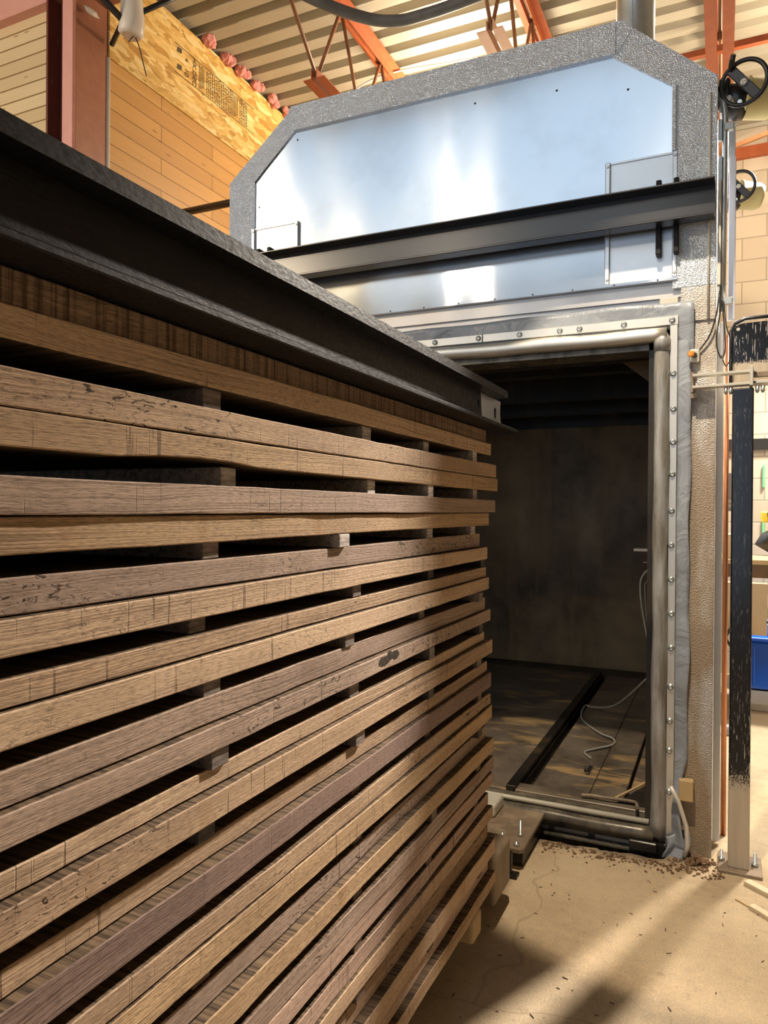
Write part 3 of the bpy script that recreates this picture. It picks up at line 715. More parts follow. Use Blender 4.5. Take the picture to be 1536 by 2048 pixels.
MB().box(-0.93, -0.285, D+0.10, D+0.20, 0.06, 0.112, 0.003).build('threshold_plate', 'kiln_floor', K)
MB().box(-0.965, -0.915, D+0.10, 6.42, 0.09, 0.128, 0.003).box(-0.905, -0.900, D+0.10, 6.42, 0.06, 0.105).build('floor_rail', 'soot_dark', K)
part_label(MB().prism([(-0.44, 3.60), (-0.285, 3.60), (-0.285, 4.03)], 2, 0.108, 0.116).build('gusset_plate', 'soot_dark', K), 'loose triangular gusset plate')
# flue
fp = MB(); fp.tube([(-0.40, 3.72, 3.62), (-0.40, 3.72, 4.98)], 0.089, 32); fp.box(-0.4015-0.004, -0.3985-0.004, 3.628, 3.632, 3.62, 4.98)
part_label(fp.build('flue_pipe', 'zinc', K), 'grey galvanised flue pipe')

# push-button box on the jamb with its cable
pb = thing('push_button', (-0.112, D-0.02, 2.17), 'small grey push-button box with an orange button on the jamb', 'button')
MB().box(-0.132, -0.092, D-0.034, D-0.010, 2.143, 2.200, 0.006, 2).build('housing', 'cream_paint', pb)
part_label(MB().lathe((-0.112, D-0.034, 2.173), (-0.35, -1, 0), [(0, .012), (.03, .011)], 14).build('button_stem', 'black', pb), 'black stem')
part_label(MB().lathe((-0.1225, D-0.063, 2.173), (-0.35, -1, 0), [(0, .0135), (.010, .0135), (.014, .010)], 18).build('button_cap', 'orange_button', pb), 'bright orange cap')
part_label(MB().tube(curve([(-0.094, D-0.02, 2.195), (-0.055, D-0.025, 2.25), (-0.030, D-0.03, 2.33), (-0.018, D-0.02, 2.42), (-0.012, D+0.02, 2.47)]), 0.0035, 6).build('cable', 'black', pb), 'thin black cable')

# loose things inside the kiln
tag(MB().box(-0.478, -0.284, 4.60, 4.72, 1.255, 1.272, 0.003).build('wall_shelf', 'white_steel'), 'pale narrow bracket plate sticking out of the kiln side wall', 'bracket')
tag(MB().cyl((-0.425, 4.62, 1.19), (-0.284, 4.62, 1.192), 0.003, 8).build('wire_hook', 'cable_grey'), 'thin straight wire sticking out under the pale bracket plate', 'wire')
wc = MB()
wc.tube(curve([(-0.292, 4.60, 1.20), (-0.410, 4.58, 1.13), (-0.435, 4.58, 1.02), (-0.400, 4.58, 0.78), (-0.355, 4.58, 0.60), (-0.292, 4.58, 0.52)]), 0.006, 8)
wc.tube(curve([(-0.292, 4.62, 1.12), (-0.400, 4.62, 1.08), (-0.412, 4.62, 1.0), (-0.395, 4.62, 0.8), (-0.378, 4.62, 0.68)]), 0.004, 8)
wc.tube(curve([(-0.292, 4.61, 1.21), (-0.390, 4.6, 1.16), (-0.440, 4.6, 1.06)]), 0.0025, 6)
tag(wc.build('sensor_cable_bundle', 'cable_grey'), 'bundle of grey sensor wires hanging on the kiln side wall', 'cable')
cb = curve([(-0.293, 4.30, 0.66), (-0.40, 4.55, 0.50), (-0.62, 5.0, 0.22), (-0.80, 5.25, 0.118), (-0.872, 5.33, 0.104), (-0.84, 5.0, 0.102), (-0.69, 4.72, 0.106), (-0.59, 4.62, 0.108), (-0.575, 4.50, 0.108), (-0.66, 4.38, 0.106), (-0.705, 4.30, 0.104), (-0.655, 4.215, 0.104)])
tag(MB().tube(cb, 0.0065, 8).build('probe_cable', 'cable_grey'), 'grey cable curling across the kiln floor from the side wall', 'cable')
tag(MB().tube(curve([(-0.60, 3.585, 0.128), (-0.55, 3.595, 0.130), (-0.49, 3.59, 0.132), (-0.40, 3.60, 0.132), (-0.355, 3.60, 0.130), (-0.345, 3.56, 0.134), (-0.338, 3.505, 0.150), (-0.336, 3.485, 0.150)]), 0.008, 8).build('hook_rod', 'rusty'), 'bent brown hook rod lying over the door sill', 'rod')
tag(MB().bar((-0.455, 3.62, 0.121), (-0.30, 3.99, 0.123), 0.012, 0.008).build('flat_stick', 'tan_wood'), 'thin tan stick lying slanted over the triangular kiln plate', 'stick')
tag(MB().box(-0.645, -0.625, 3.96, 4.08, 0.097, 0.108, 0.002).cyl((-0.652, 4.0, 0.10), (-0.652, 4.0, 0.125), 0.006).build('latch_pin', 'dark_pipe'), 'small dark latch pin on the kiln floor plate', 'pin')
tag(MB().tube([(-0.190, D-0.075, 0.308), (-0.158, D-0.075, 0.248), (-0.126, D-0.075, 0.148), (-0.120, D-0.075, 0.062), (-0.132, D-0.08, 0.018)], 0.0095, 12).build('bent_handle', 'white_steel'), 'bent pale metal bar leaning on the bottom of the door jamb', 'handle')
tag(MB().box(-0.158, -0.100, D-0.055, D-0.012, 0.245, 0.335, 0.003).build('wood_block', 'tan_wood'), 'tan wood block wedged behind the bent metal bar', 'block')

# ------------------------------------------------------------------ the lumber stack
XS = -0.70
T = [(1.762, 1.720, 1.680), (1.650, 1.606, 1.563), (1.533, 1.489, 1.446), (1.421, 1.377, 1.335), (1.310, 1.277, 1.235), (1.210, 1.167, 1.127), (1.097, 1.066, 1.020),
     (0.990, 0.955, 0.905), (0.880, 0.842, 0.795), (0.768, 0.727, 0.680), (0.652, 0.607, 0.565), (0.538, 0.497, 0.455), (0.424, 0.376, 0.325), (0.298, 0.253, 0.210)]
TAN, LTAN, GRY, PUR, GLD, BRN, PNK = (0.515, 0.369, 0.247), (0.632, 0.468, 0.319), (0.433, 0.328, 0.259), (0.304, 0.216, 0.181), (0.538, 0.380, 0.229), (0.374, 0.257, 0.169), (0.538, 0.386, 0.301)
TINT = [((BRN, .2), (LTAN, .2)), ((TAN, 1), (GLD, .5)), ((GRY, .3), (GLD, .4)), ((GRY, 1), (LTAN, .5)), ((TAN, .6), (LTAN, .4)), ((GRY, .2), (GRY, 1)), ((LTAN, .2), (TAN, 1)),
        ((TAN, .2), (PUR, .2)), ((TAN, 1), (GLD, .3)), ((GRY, 1), (GLD, .6)), ((GRY, 1), (PNK, .1)), ((PNK, .1), (TAN, .3)), ((BRN, 1), (LTAN, .2)), ((PNK, .1), (GLD, .2))]
YEND = [(2.33, 2.36), (2.40, 2.415), (2.40, 2.36), (2.30, 2.33), (2.33, 2.34), (2.34, 2.37), (2.33, 2.37), (2.37, 2.37), (2.39, 2.385), (2.385, 2.40), (2.44, 2.41), (2.40, 2.40), (2.41, 2.425), (2.44, 2.45)]
DX = [(-.012, 0), (.004, .004), (.002, -.006), (-.016, -.002), (-.008, 0), (-.012, 0), (-.010, .004), (-.014, .002), (-.004, .002), (-.016, .004), (-.004, -.002), (-.010, .002), (-.018, .004), (-.022, 0)]
ORD = ['topmost', 'second', 'third', 'fourth', 'fifth', 'sixth', 'seventh', 'eighth', 'ninth', 'tenth', 'eleventh', 'twelfth', 'thirteenth', 'lowest']
def board(i, j):
    z1, z0 = (T[i][0], T[i][1]) if j == 0 else (T[i][1], T[i][2])
    tint, knot = TINT[i][j]; x1 = XS + DX[i][j]; x0 = -1.62 - random.uniform(0, .08); y0, y1 = -1.05 + random.uniform(-.08, .08), YEND[i][j]
    ya = (y0+y1)/2; za = (z0+z1)/2
    rnd = random.Random(100+i*2+j); m = MB(); n = 44
    g = 0.0006; rows = []
    ph = rnd.uniform(0, 6)
    for k in range(n+1):
        y = y0 + (y1-y0)*k/n
        wx = 0.0022*math.sin(3.1*y+ph) + 0.0012*rnd.uniform(-1, 1); wz = 0.0012*math.sin(2.3*y+ph*2) + 0.0006*rnd.uniform(-1, 1)
        zz1 = z1 - g + (wz if j == 0 else -abs(wz)*0.7); zz0 = z0 + g + (wz if j == 1 else abs(wz)*0.7)
        if (i, j) == (1, 1) and y < 0.98: zz0 += 0.007*max(0, math.sin(9*y))     # wavy lower edge
        c = 0.0018
        rows.append([m.bm.verts.new(p) for p in ((x0, y, zz0), (x1+wx-c, y, zz0), (x1+wx, y, zz0+c), (x1+wx, y, zz1-c), (x1+wx-c, y, zz1), (x0, y, zz1))])
    for a, b in zip(rows, rows[1:]):
        for k in range(6): m.bm.faces.new((a[k], a[(k+1) % 6], b[(k+1) % 6], b[k]))
    m.bm.faces.new(rows[0]); m.bm.faces.new(rows[-1][::-1])
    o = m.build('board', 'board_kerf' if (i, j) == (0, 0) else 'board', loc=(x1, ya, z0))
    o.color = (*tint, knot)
    ex = {(0, 0): 'dark board striped by vertical saw marks, directly under the black beam', (0, 1): 'smooth pale tan board, second from the top of the stack',
          (1, 1): 'tan board with amber vertical stains, lower of the second pair from the top', (13, 1): 'golden tan board at the very bottom of the stack, above the timber bearer',
          (3, 0): 'grey-brown board with torn dark grain, upper of the fourth pair from the top', (7, 1): 'dark purplish brown board, lower of the eighth pair from the top'}
    lab = ex.get((i, j), 'rough %s board, %s of the %s pair from the %s' % ({TAN: 'tan', LTAN: 'pale tan', GRY: 'grey-brown', PUR: 'dark brown', GLD: 'golden brown', BRN: 'brown', PNK: 'pinkish tan'}[tint],
          'upper' if j == 0 else 'lower', ORD[i], 'top') if i < 13 else 'rough pinkish tan board, upper of the lowest pair in the stack')
    if (i, j) == (5, 1):
        k = MB(); kr = random.Random(3)
        for q in range(9):
            k.blob((x1-0.001, 1.36+0.028*q, 1.145+0.0012*q+kr.uniform(-.003, .003)), 0.017, 2, .3, (0.05, 1.3, 0.62))
        part_label(k.build('knot', 'knot', o), 'dark cracked knot with bark')
    tag(o, lab, 'board', 'boards stacked in pairs')
for i in range(14):
    for j in (0, 1): board(i, j)
YST = [[.903, 1.445, 1.823, 2.18], [.955, 1.47, 1.813, 2.225], [.913, 1.328, 1.855, 2.22], [.887, 1.405, 1.86, 2.315], [.911, 1.363, 1.80, 2.22], [.923, 1.394, 1.84, 2.28], [.90, 1.41, 1.84, 2.27],
       [.89, 1.42, 1.85, 2.27], [.90, 1.43, 1.84, 2.26], [.92, 1.42, 1.86, 2.28], [.90, 1.42, 1.85, 2.27], [.91, 1.43, 1.85, 2.28], [.92, 1.43, 1.86, 2.30]]
SORD = ['first from the near side', 'second from the near side', 'third from the near side', 'nearest the kiln']
GORD = ['topmost', 'second', 'third', 'fourth', 'fifth', 'sixth', 'seventh', 'eighth', 'ninth', 'tenth', 'eleventh', 'twelfth', 'lowest']
sproto = None
for i, ys in enumerate(YST):
    zt, zb = T[i][2], T[i+1][0]
    for k, y in enumerate(ys):
        wd = random.uniform(.038, .045); xo = XS + random.uniform(-.016, .004) - (0.006 if k < 3 else 0)
        if i == 4 and k == 3: xo = XS + .012
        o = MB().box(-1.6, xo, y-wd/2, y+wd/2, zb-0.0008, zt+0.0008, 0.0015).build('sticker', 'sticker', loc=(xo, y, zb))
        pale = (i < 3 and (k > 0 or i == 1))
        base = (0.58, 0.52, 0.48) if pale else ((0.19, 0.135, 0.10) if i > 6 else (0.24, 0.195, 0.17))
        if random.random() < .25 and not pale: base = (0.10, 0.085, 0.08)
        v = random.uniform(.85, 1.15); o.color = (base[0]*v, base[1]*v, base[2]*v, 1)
        tag(o, '%s sticker end in the %s gap of the stack, %s' % ('pale' if pale else 'dark', GORD[i], SORD[k]), 'sticker', 'stickers between the board pairs')
# black steel beam on top of the stack
bm_ = thing('steel_beam', (XS, 0.6, 1.7635), 'black steel I-beam lying along the top of the board stack', 'beam')
fx = -0.640
m = MB(); prof = [(fx-0.10, 1.7635), (fx-0.002, 1.7635), (fx, 1.766), (fx, 1.773), (fx-0.004, 1.776), (fx-0.040, 1.779), (fx-0.10, 1.779)]
m.prism(prof, 1, -1.25, 2.475); part_label(m.build('bottom_flange', 'beam', bm_), 'lower flange')
hol = [ngon(2.345, 1.818, .0125, 20, 1.0, 1.5), ngon(2.165, 1.826, .010, 18, 1.0, 1.3)]
web = MB().holed([(-1.25, 1.779), (2.418, 1.779), (2.410, 1.80), (2.405, 1.825), (2.410, 1.866), (-1.25, 1.866)], hol, 0, fx-0.052, fx-0.044).build('web', 'beam', bm_)
part_label(MB().holed([(2.20, 1.7795), (2.417, 1.7795), (2.404, 1.825), (2.409, 1.864), (2.185, 1.864)], [ngon(2.345, 1.818, .0125, 20, 1.0, 1.5)], 0, fx-0.0445, fx-0.0432).build('ground_patch', 'bare_steel', web), 'ground bright end of the web')
prof = [(-1.25, 1.866), (2.325, 1.866), (2.352, 1.866), (2.358, 1.872), (2.352, 1.884), (2.338, 1.889), (-1.25, 1.889)]
m = MB().prism(prof, 0, fx-0.10, fx-0.003); part_label(m.build('top_flange', 'beam', bm_), 'upper flange')
# bearers and trolley under the stack
for k, y in enumerate((2.235, 1.30)):
    tag(MB().box(-1.6, XS+0.006, y-0.045, y+0.045, 0.128, 0.2095, 0.012, 2).build('timber_bearer', 'tan_wood'), ['tan timber bearer end under the lowest board, nearer the kiln', 'timber bearer under the lowest board, further from the kiln'][k], 'bearer', 'timber bearers under the stack')
ct = thing('kiln_trolley', (-1.15, 1.2, 0), 'low brown steel trolley carrying the board stack towards the kiln', 'trolley')
MB().box(-1.04, -0.96, -0.9, 2.70, 0.06, 0.127, 0.008, 2).box(-1.55, -1.47, -0.9, 2.70, 0.06, 0.127, 0.008, 2).build('side_rail', 'rusty', ct)
part_label(MB().box(-1.55, -0.716, 2.50, 2.72, 0.085, 0.262, 0.018, 3).build('end_bumper', 'rusty', ct), 'rounded brown end beam')
for x in (-1.0, -1.51):
    for y in (2.62, 0.4):
        MB().lathe((x-0.02, y, 0.045), (1, 0, 0), [(0, .045), (.03, .045), (.03, .036), (.045, .036)], 20).build('wheel', 'dark_pipe', ct)
rb = thing('rail_bridge', (-0.70, 3.15, 0), 'dusty steel bridge plate with adjusting bolts between trolley and kiln sill', 'bridge plate')
MB().prism([(-1.30, 2.965), (-0.745, 2.965), (-0.733, 2.98), (-0.733, 3.38), (-1.30, 3.38)], 2, 0.078, 0.094).build('plate', 'rusty', rb)
MB().box(-0.79, -0.765, 2.91, 2.935, 0.0, 0.10, 0.003).box(-0.80, -0.74, 2.90, 2.95, 0, 0.012).build('leg', 'soot_dark', rb)
MB().box(-0.79, -0.745, 3.02, 3.34, 0.0, 0.078).build('support', 'soot_dark', rb)
for x, y, z in ((-0.766, 2.997, .115), (-0.774, 3.096, .165), (-0.834, 3.025, .13)):
    MB().lathe((x, y, 0.094), (0, 0, 1), [(0, .013), (.012, .013), (.012, .006), (z-.094, .006)], 6).build('bolt', 'zinc', rb)
tag(MB().box(-1.02, -0.925, 3.22, 3.38, 0.094, 0.150, 0.012, 2).build('tube_stub', 'cream_paint'), 'cream square tube stub beside the bridge plate at the sill', 'tube')

# ------------------------------------------------------------------ hinge post and bracket right of the kiln
hp = thing('hinge_post', (0.077, D-0.05, 0), 'black oversprayed square steel post on a floor plate beside the kiln', 'post')
MB().box(0.036, 0.117, D-0.090, D-0.010, 0.012, 2.012, 0.006, 2).build('shaft', 'post', hp)
bpz = MB().box(-0.002, 0.165, D-0.125, D+0.06, 0.0, 0.013, 0.002).build('base_plate', 'rusty', hp)
MB().lathe((0.140, D-0.03, 0.013), (0, 0, 1), [(0, .014), (.012, .014), (.012, .006), (.055, .006)], 8).lathe((0.012, D-0.03, 0.013), (0, 0, 1), [(0, .014), (.012, .014), (.012, .006), (.045, .006)], 8).build('anchor_bolt', 'zinc', bpz)
ha = thing('hinge_bracket', (0.0, D-0.05, 2.03), 'cream steel strap bracket reaching from the jamb over the post', 'bracket')
for z in (2.078, 2.028):
    MB().bar((-0.118, D-0.06, z), (0.125, D-0.06, z+0.004), 0.05, 0.011, 0.001).build('strap', 'cream_paint', ha)
MB().box(-0.130, -0.112, D-0.04, D-0.008, 2.01, 2.10, 0.003).box(-0.125, -0.10, D-0.052, D-0.030, 1.985, 2.005).build('clevis', 'rusty', ha)
MB().box(0.100, 0.114, D-0.10, D-0.03, 2.018, 2.10, 0.003).build('end_plate', 'cream_paint', ha)
MB().bar((0.114, D-0.06, 2.067), (0.40, D-0.06, 2.070), 0.022, 0.022, 0.003).build('pin_rod', 'rusty', ha)
MB().bar((0.114, D-0.06, 2.034), (0.40, D-0.06, 2.038), 0.05, 0.014, 0.002).build('lower_strap', 'cream_paint', ha)
for x in (0.012, 0.030, 0.130, 0.150):
    MB().lathe((x, D-0.07, 2.02), (0, 0, -1), [(0, .009), (.022, .008), (.03, .004)], 10).build('bolt', 'zinc', ha)
dp = thing('hinge_housing', (0.20, D+0.06, 2.05), 'black scratched steel housing with rounded corner behind the bracket', 'housing')
rc = [(0.034, 2.04), (0.034, 2.275)] + [(0.034+0.05*(1-math.cos(a)), 2.275+0.035*math.sin(a)) for a in (0.4, 0.8, 1.2, 1.57)] + [(0.46, 2.318), (0.46, 2.04)]
MB().prism(rc, 1, D+0.045, D+0.075).build('face_plate', 'plate_black', dp)
MB().tube([(0.031, D+0.05, 2.05), (0.031, D+0.05, 2.28), (0.045, D+0.05, 2.312), (0.085, D+0.05, 2.330), (0.46, D+0.05, 2.338)], 0.009, 10).build('rim', 'rail', dp)
MB().lathe((0.058, D+0.045, 2.285), (0, -1, 0), [(0, .008), (.004, .007)], 14).build('plug', 'cream_paint', dp)

# ------------------------------------------------------------------ actuators, conduit and side trim on the kiln's right flank
def actuator(c, s, label, tilt, group):
    cx, cy, cz = c
    t = thing('valve_actuator', c, label, 'actuator', group)
    body = MB(); body.lathe((cx-0.072*s, cy+0.05*s, cz-0.002*s), (0.80, 0.22, -0.12), [(0, .070*s), (.05*s, .074*s), (.085*s, .074*s)], 32)
    body.build('housing', 'black', t)
    cov = MB(); cov.lathe((cx-0.002*s, cy+0.07*s, cz+0.006*s), (0.80, 0.22, -0.12), [(0, .088*s), (.012*s, .090*s), (.014*s, .084*s), (.115*s, .080*s), (.140*s, .066*s), (.148*s, .03*s)], 40)
    part_label(cov.build('motor_cover', 'yellow', t), 'cream yellow cover')
    wh = Vector((cx-0.0*s, cy-0.075*s, cz)); ax = Vector((-0.22, -1, -0.10)).normalized()
    u = ax.cross(Vector((0, 0, 1))).normalized(); v = u.cross(ax)
    R_ = 0.090*s
    ring = MB().tube([wh + (u*math.cos(a)+v*math.sin(a))*R_ for a in [2*PI*i/40 for i in range(40)]], 0.0095*s, 10, closed=True)
    hw = ring.build('handwheel', 'black', t)
    d1 = (u*math.cos(tilt)+v*math.sin(tilt)).normalized(); d2 = ax.cross(d1)
    MB().obox(wh, d1, d2, ax, 2*R_, 0.040*s, 0.012*s, 0.003*s).build('spoke_bar', 'black', hw)
    MB().cyl(wh - ax*0.07*s, wh + ax*0.01*s, 0.020*s, 16).build('hub', 'black', hw)
    part_label(MB().cyl(wh + ax*0.006*s, wh + ax*0.0115*s, 0.0125*s, 20).build('badge', 'white_dirty', hw), 'round pale badge')
    for k in range(3):
        a = 2*PI*k/3+0.4; q = wh + ax*0.012*s
        MB().bar(q + (u*math.cos(a)+v*math.sin(a))*0.002*s, q + (u*math.cos(a+.5)+v*math.sin(a+.5))*0.010*s, 0.0028*s, 0.001*s).build('badge_mark', 'black', hw)
    g0 = wh + d1*R_*0.93
    MB().tube([g0, g0 + ax*0.012*s, g0 + ax*0.035*s - u*0.012*s + v*0.018*s, g0 + ax*0.05*s - u*0.022*s + v*0.038*s], [0.007*s, .010*s, .0115*s, .010*s], 12).build('crank_grip', 'black', hw)
    part_label(MB().box(cx-0.078*s, cx-0.05*s, cy-0.006*s, cy-0.004*s, cz-0.03*s, cz+0.025*s).build('rating_label', 'white_dirty', t), 'small white rating label')
    MB().cyl((cx-0.04*s, cy-0.02*s, cz-0.05*s), (cx-0.06*s, cy-0.06*s, cz-0.045*s), 0.013*s).cyl((cx-0.01*s, cy-0.02*s, cz-0.06*s), (cx-0.015*s, cy-0.05*s, cz-0.065*s), 0.009*s).build('stop_screw', 'zinc', t)
    MB().box(cx-0.10*s, cx-0.05*s, cy-0.02*s, cy+0.12*s, cz-0.02*s, cz+0.07*s, 0.012*s, 2).build('mounting_block', 'black', t)
actuator((0.070, 3.535, 3.325), 1.0, 'large valve actuator with black handwheel and cream cover by the hood corner', 0.92, 'valve actuators on the kiln side')
actuator((0.072, 4.64, 3.33), 0.92, 'small distant valve actuator with yellow cover in front of the block wall', 0.9, 'valve actuators on the kiln side')
cd_ = thing('conduit', (-0.012, D+0.02, 2.4), 'grey bent steel conduit running down the kiln corner below the handwheel', 'conduit')
MB().tube(curve([(-0.045, D+0.06, 3.325), (-0.026, D+0.045, 3.310), (-0.008, D+0.03, 3.268), (0.0, D+0.025, 3.20)], 6) + [Vector((-0.001, D+0.025, 2.9)), Vector((-0.006, D+0.025, 2.36))], 0.0125, 14).build('pipe', 'zinc', cd_)
for z in (3.155, 2.405):
    MB().box(-0.004, 0.034, D+0.0, D+0.03, z-0.018, z+0.014, 0.003).bar((0.030, D+0.012, z), (0.048, D+0.012, z+0.004), 0.006, 0.006).build('clamp', 'zinc', cd_)
MB().box(-0.026, -0.012, D+0.01, D+0.03, 3.10, 3.19, 0.002).box(-0.026, -0.010, D+0.005, D+0.02, 2.92, 3.03, 0.002).build('bracket', 'zinc', cd_)
tag(MB().box(-0.027, -0.013, D+0.0, D+0.035, 2.475, 2.93, 0.002).build('corner_trim', 'white_dirty'), 'yellowed white corner strip beside the conduit', 'trim strip')
tag(MB().box(0.016, 0.046, D+0.15, D+0.18, 2.355, 3.082, 0.002).build('film_strip', 'film'), 'lavender film-covered metal strip beside the conduit', 'strip')
tag(MB().box(0.012, 0.043, D+0.20, D+0.23, 3.05, 3.25, 0.002).build('upper_strip', 'grey_box'), 'grey metal strip end above the lavender strip', 'strip')
sn = thing('cable_sensor', (-0.010, D+0.0, 2.28), 'grey inline cable connector with looped black cable beside the jamb', 'connector')
MB().box(-0.012, 0.003, D-0.012, D+0.004, 2.165, 2.312, 0.004).build('connector_body', 'grey_box', sn)
part_label(MB().tube(curve([(-0.008, D-0.01, 2.41), (0.0, D-0.012, 2.33), (0.006, D-0.012, 2.25), (0.006, D-0.015, 2.18), (-0.006, D-0.02, 2.155), (-0.022, D-0.02, 2.19), (-0.026, D-0.02, 2.25), (-0.016, D-0.015, 2.33), (-0.008, D-0.01, 2.41)]), 0.003, 6)
           .tube(curve([(0.0, D-0.01, 2.40), (0.010, D-0.012, 2.30), (0.024, D-0.01, 2.24), (0.028, D-0.01, 2.16), (0.012, D-0.015, 2.12), (-0.002, D-0.012, 2.15)]), 0.0025, 6).build('cable_loop', 'black', sn), 'looped black cable')
tag(MB().box(-0.026, 0.004, D+0.14, D+0.17, 0.02, 2.32, 0.002).build('side_cover', 'white'), 'bright white cover strip running down the kiln side', 'cover')
tag(MB().cyl((0.0185, 3.72, 0.0), (0.0155, 3.72, 2.31), 0.012, 14).build('copper_pipe', 'copper'), 'vertical copper pipe behind the white cover strip', 'pipe')

# ------------------------------------------------------------------ bright workshop beyond
gb = thing('control_box', (0.03, 4.6, 1.65), 'small grey enclosure with steel clips beside the black post', 'enclosure')
MB().box(0.001, 0.16, 4.60, 4.72, 1.50, 1.72, 0.004).box(-0.032, 0.002, 4.62, 4.70, 1.55, 1.67).build('case', 'grey_box', gb)
MB().box(-0.008, 0.014, 4.585, 4.60, 1.68, 1.71, 0.003).box(-0.008, 0.014, 4.585, 4.60, 1.515, 1.545, 0.003).build('clip', 'zinc', gb)
for zz in (1.548, 1.522): MB().box(0.032, 0.052, 4.598, 4.60, zz, zz+0.018).build('socket', 'white', gb)
sh = thing('workshop_shelf', (0.4, 6.2, 0), 'wooden shelf bench beyond the kiln side carrying cardboard boxes', 'shelf')
MB().box(0.0, 1.3, 5.9, 6.6, 1.115, 1.15, 0.003).build('shelf_top', 'tan_wood', sh)
MB().box(0.0, 1.3, 5.9, 5.94, 1.02, 1.115, 0.003).build('shelf_rail', 'dark_wood', sh)
for x in (0.09, 1.2):
    MB().box(x, x+0.05, 5.95, 6.0, 0, 1.02).build('leg', 'orange', sh)
tag(MB().box(0.04, 0.20, 5.95, 6.25, 1.151, 1.33, 0.003).build('carton', 'card'), 'cardboard carton standing on the shelf beside the post', 'box', 'cardboard boxes')
tag(MB().box(0.02, 0.30, 5.80, 5.895, 0.62, 0.99, 0.003).build('carton', 'card'), 'tall cardboard carton leaning under the shelf', 'box', 'cardboard boxes')
tag(MB().box(0.36, 0.62, 5.95, 6.3, 1.151, 1.30, 0.003).build('carton', 'card'), 'open cardboard carton right of the black post', 'box', 'cardboard boxes')
m = MB()
for k in range(4): m.tube([(0.115+0.075*math.cos(a), 5.77-0.01*k, 0.60+(0.085-0.008*k)*math.sin(a)) for a in [2*PI*i/24 for i in range(24)]], 0.008, 6, closed=True)
tag(m.build('cable_coil', 'black'), 'coiled black cable hanging below the shelf', 'cable')
tag(MB().tube(curve([(0.30, 5.6, 1.18), (0.335, 5.6, 1.05), (0.36, 5.6, 0.92), (0.345, 5.6, 0.80), (0.285, 5.6, 0.74)]), 0.007, 8).build('power_cord', 'black'), 'black power cord hanging right of the post', 'cord')
tl = thing('cordless_tool', (0.35, 6.7, 1.44), 'yellow cordless tool with dark head hanging on the far wall', 'tool')
MB().box(0.29, 0.345, 6.66, 6.72, 1.41, 1.50, 0.01).build('handle', 'tool_yellow', tl)
part_label(MB().box(0.335, 0.42, 6.65, 6.73, 1.455, 1.50, 0.01).build('tool_head', 'black', tl), 'dark head')
tag(MB().lathe((0.30, 6.55, 1.2), (0.5, 0, 0.8), [(0, .07), (.10, .075), (.16, .04)], 16).build('welding_mask', 'black'), 'dark rounded mask on the shelf right of the post', 'mask')
for k, (z0, z1) in enumerate(((1.62, 1.82), (1.16, 1.34))):
    tag(MB().box(0.335, 0.352, YF-0.02, YF-0.005, z0+0.1, z1+0.1).build('green_strip', 'green'), ['upper green marker strip on the far block wall', 'lower green marker strip on the far block wall'][k], 'strip', 'green marker strips')
bb = thing('storage_bin', (0.62, 7.05, 0), 'bright blue plastic storage bin on the floor by the far wall', 'bin')
MB().box(0.17, 0.98, 6.80, 7.30, 0.02, 0.42, 0.02, 2).build('tub', 'blue', bb)
MB().box(0.15, 1.0, 6.78, 7.32, 0.42, 0.455, 0.008).build('rim', 'blue', bb)
MB().box(0.255, 0.262, 6.792, 6.80, 0.06, 0.36).box(0.17, 0.255, 6.794, 6.80, 0.36, 0.366).build('panel_seam', 'blue_pale', bb)
tag(MB().box(0.18, 0.40, 6.9, 7.2, 0.456, 0.56, 0.01).build('blue_case', 'blue_pale'), 'small blue case sitting on the blue storage bin', 'case')
tag(MB().box(0.18, 0.72, 6.15, 6.6, 0.0, 0.055, 0.004).build('concrete_slab', 'white_dirty'), 'pale grey slab lying on the floor before the blue bin', 'slab')
tag(MB().tube(curve([(0.03, 5.4, 0.035), (0.10, 5.42, 0.06), (0.155, 5.5, 0.14), (0.16, 5.62, 0.25)]), 0.03, 12).build('duct_elbow', 'grey_box'), 'bent grey duct end on the floor behind the jamb', 'duct')
tag(MB().tube(curve([(0.02, 6.3, 0.62), (0.10, 6.2, 0.66), (0.18, 6.2, 0.70)]), 0.012, 8).build('white_hose', 'white'), 'white hose loop behind the kiln side', 'hose')
m = MB()
for k in range(7): m.tube(curve([(0.30+0.03*k, 6.4, 0.86), (0.34+0.02*k, 6.35, 0.92+0.02*k), (0.46, 6.4, 0.80+0.03*k)]), 0.010, 6)
tag(m.build('hose_tangle', 'white_dirty'), 'tangle of pale hoses right of the black post above the bin', 'hoses')
tag(MB().lathe((0.315, 6.5, 0.66), (0, 0, 1), [(0, .03), (.07, .03), (.09, .015)], 14).build('green_bottle', 'green'), 'small green bottle among the hoses above the bin', 'bottle')
struct(MB().box(0.0, 6.0, YF-0.03, YF, 2.06, 2.16).build('trim_2', 'dark_pipe', loc=O0))

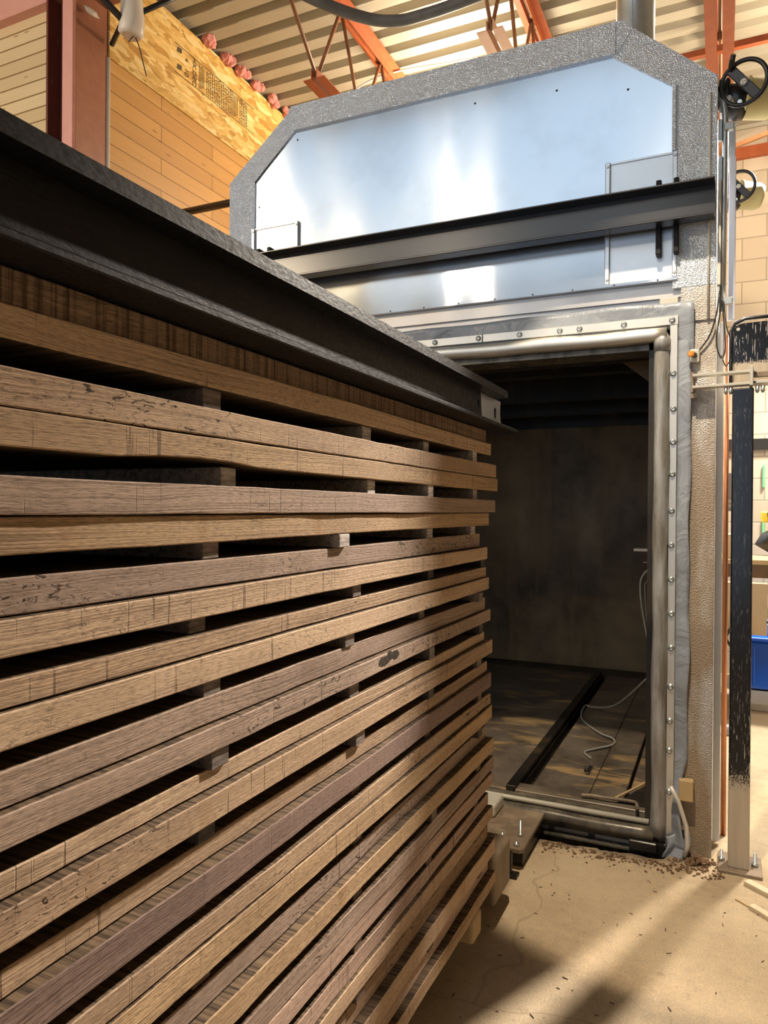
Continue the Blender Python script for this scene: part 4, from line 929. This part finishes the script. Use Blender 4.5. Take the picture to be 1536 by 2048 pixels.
# ------------------------------------------------------------------ under the roof, left
tag(MB().tube([(-3.545, 4.15, 3.616), (-2.60, 4.15, 3.616)], 0.026, 14).build('black_pipe', 'dark_pipe'), 'black pipe running from the plank wall to the kiln side', 'pipe')
tag(MB().tube(curve([(-2.25, 3.15, 4.32), (-1.985, 3.36, 4.20), (-1.80, 3.585, 4.19), (-1.64, 3.66, 4.175), (-1.488, 3.695, 4.19), (-1.30, 3.72, 4.215), (-1.0, 3.76, 4.27)]), 0.030, 12).build('flexible_hose', 'hose'), 'dusty black flexible hose hanging under the roof above the hood', 'hose')
tag(MB().tube(curve([(-3.42, 5.55, 4.93), (-3.0, 5.45, 4.86), (-2.7, 5.30, 4.93), (-2.35, 5.25, 4.94), (-1.9, 5.3, 4.93), (-1.5, 5.3, 4.90), (-1.1, 5.42, 4.93), (-0.8, 5.5, 4.86)]), 0.007, 6).build('white_cable', 'white'), 'thin white cable draped below the roof deck behind the hood', 'cable')
tag(MB().tube([(-3.40, 2.92, 4.62), (-3.30, 3.305, 4.436), (-3.28, 3.36, 4.40)], 0.021, 12).build('steel_rod', 'dark_pipe'), 'dark steel rod ending inside the milky plastic jug', 'rod')
tag(MB().tube([(-3.52, 3.46, 4.42), (-3.30, 3.33, 4.43), (-3.14, 3.50, 4.60), (-3.02, 3.64, 4.74)], 0.016, 12).build('black_conduit', 'black'), 'thin black conduit crossing behind the milky plastic jug', 'conduit')
jg = thing('plastic_jug', (-3.27, 3.36, 4.34), 'milky cut plastic jug hung over a rod near the column', 'jug')
m = MB(); m.lathe((-3.27, 3.38, 4.345), (0.05, -0.1, 1), [(0, .045), (.02, .064), (.10, .072), (.16, .066), (.24, .062), (.36, .060)], 24)
for v in m.bm.verts:
    if v.co.z < 4.42 and v.co.y < 3.36: v.co.y -= 0.03
m.build('jug_body', 'milky', jg)
part_label(MB().tube(curve([(-3.25, 3.37, 4.345), (-3.25, 3.35, 4.325), (-3.25, 3.325, 4.285)]), 0.003, 6).tube(curve([(-3.25, 3.38, 4.345), (-3.25, 3.41, 4.31), (-3.25, 3.45, 4.22), (-3.25, 3.475, 4.16)]), 0.0035, 6).build('wire_tie', 'black', jg), 'dangling black wire ties')
tag(MB().blob((-3.50, 3.27, 4.50), 0.035, 2, .35, (0.4, 1.5, 0.6)).build('paper_scrap', 'white_dirty'), 'crumpled pale scrap stuck on the column top', 'scrap')

# ------------------------------------------------------------------ floor litter
def strip(p, q, w_, h, label, mat='pale_wood', name='wood_strip', group='wood strips on the floor'):
    tag(MB().bar((*p, h/2+0.0003), (*q, h/2+0.0003), w_, h, 0.001).build(name, mat), label, 'wood strip', group)
strip((0.105, 3.275), (0.42, 3.02), 0.036, 0.016, 'pale splintered wood strip nearer the post, on the sawdust floor')
strip((0.115, 3.085), (0.42, 2.80), 0.030, 0.014, 'pale splintered wood strip further from the post, on the sawdust floor')
strip((0.062, 3.125), (0.12, 3.075), 0.008, 0.005, 'thin brown splinter pointing at the pale wood strips', 'tan_wood')
m = MB(); rnd = random.Random(5)
for k in range(260):
    x = rnd.uniform(-0.72, 0.02); y = 3.303 - abs(rnd.gauss(0, 0.05)) + 0.02*(x > -0.3); r = rnd.uniform(.002, .008)
    m.blob((x, y, r*0.5), r, 1, .4, (1, 1, .7))
for k in range(140):
    r = rnd.uniform(.003, .011); a = rnd.gauss(0, 1); b = rnd.gauss(0, 1)
    m.blob((-0.075+0.045*a, 3.37+0.03*b, max(0.002, 0.03-0.02*(a*a+b*b)**.5)), r, 1, .4)
o = m.build('dirt_pile', 'dirt'); o['kind'] = 'stuff'; tag(o, 'loose dark dirt and crumbs heaped along the kiln sill and post foot', 'dirt')
m = MB()
for k in range(170):
    x = rnd.uniform(-0.75, 1.0); y = rnd.uniform(1.6, 3.3); a = rnd.uniform(0, PI); L = rnd.uniform(.004, .02)
    m.bar((x, y, 0.0014), (x+L*math.cos(a), y+L*math.sin(a), 0.0016), rnd.uniform(.0015, .0035), .0018)
o = m.build('wood_chips', 'dark_wood'); o['kind'] = 'stuff'; tag(o, 'small dark wood chips scattered over the sawdust floor', 'wood chips')
m = MB()
for k in range(16): m.blob((-0.43+rnd.gauss(0, .012), 2.09+rnd.gauss(0, .014), .004), rnd.uniform(.002, .006), 1, .4)
o = m.build('pale_crumbs', 'pale_wood'); o['kind'] = 'stuff'; tag(o, 'small cluster of pale crumbs on the shaded floor', 'crumbs')
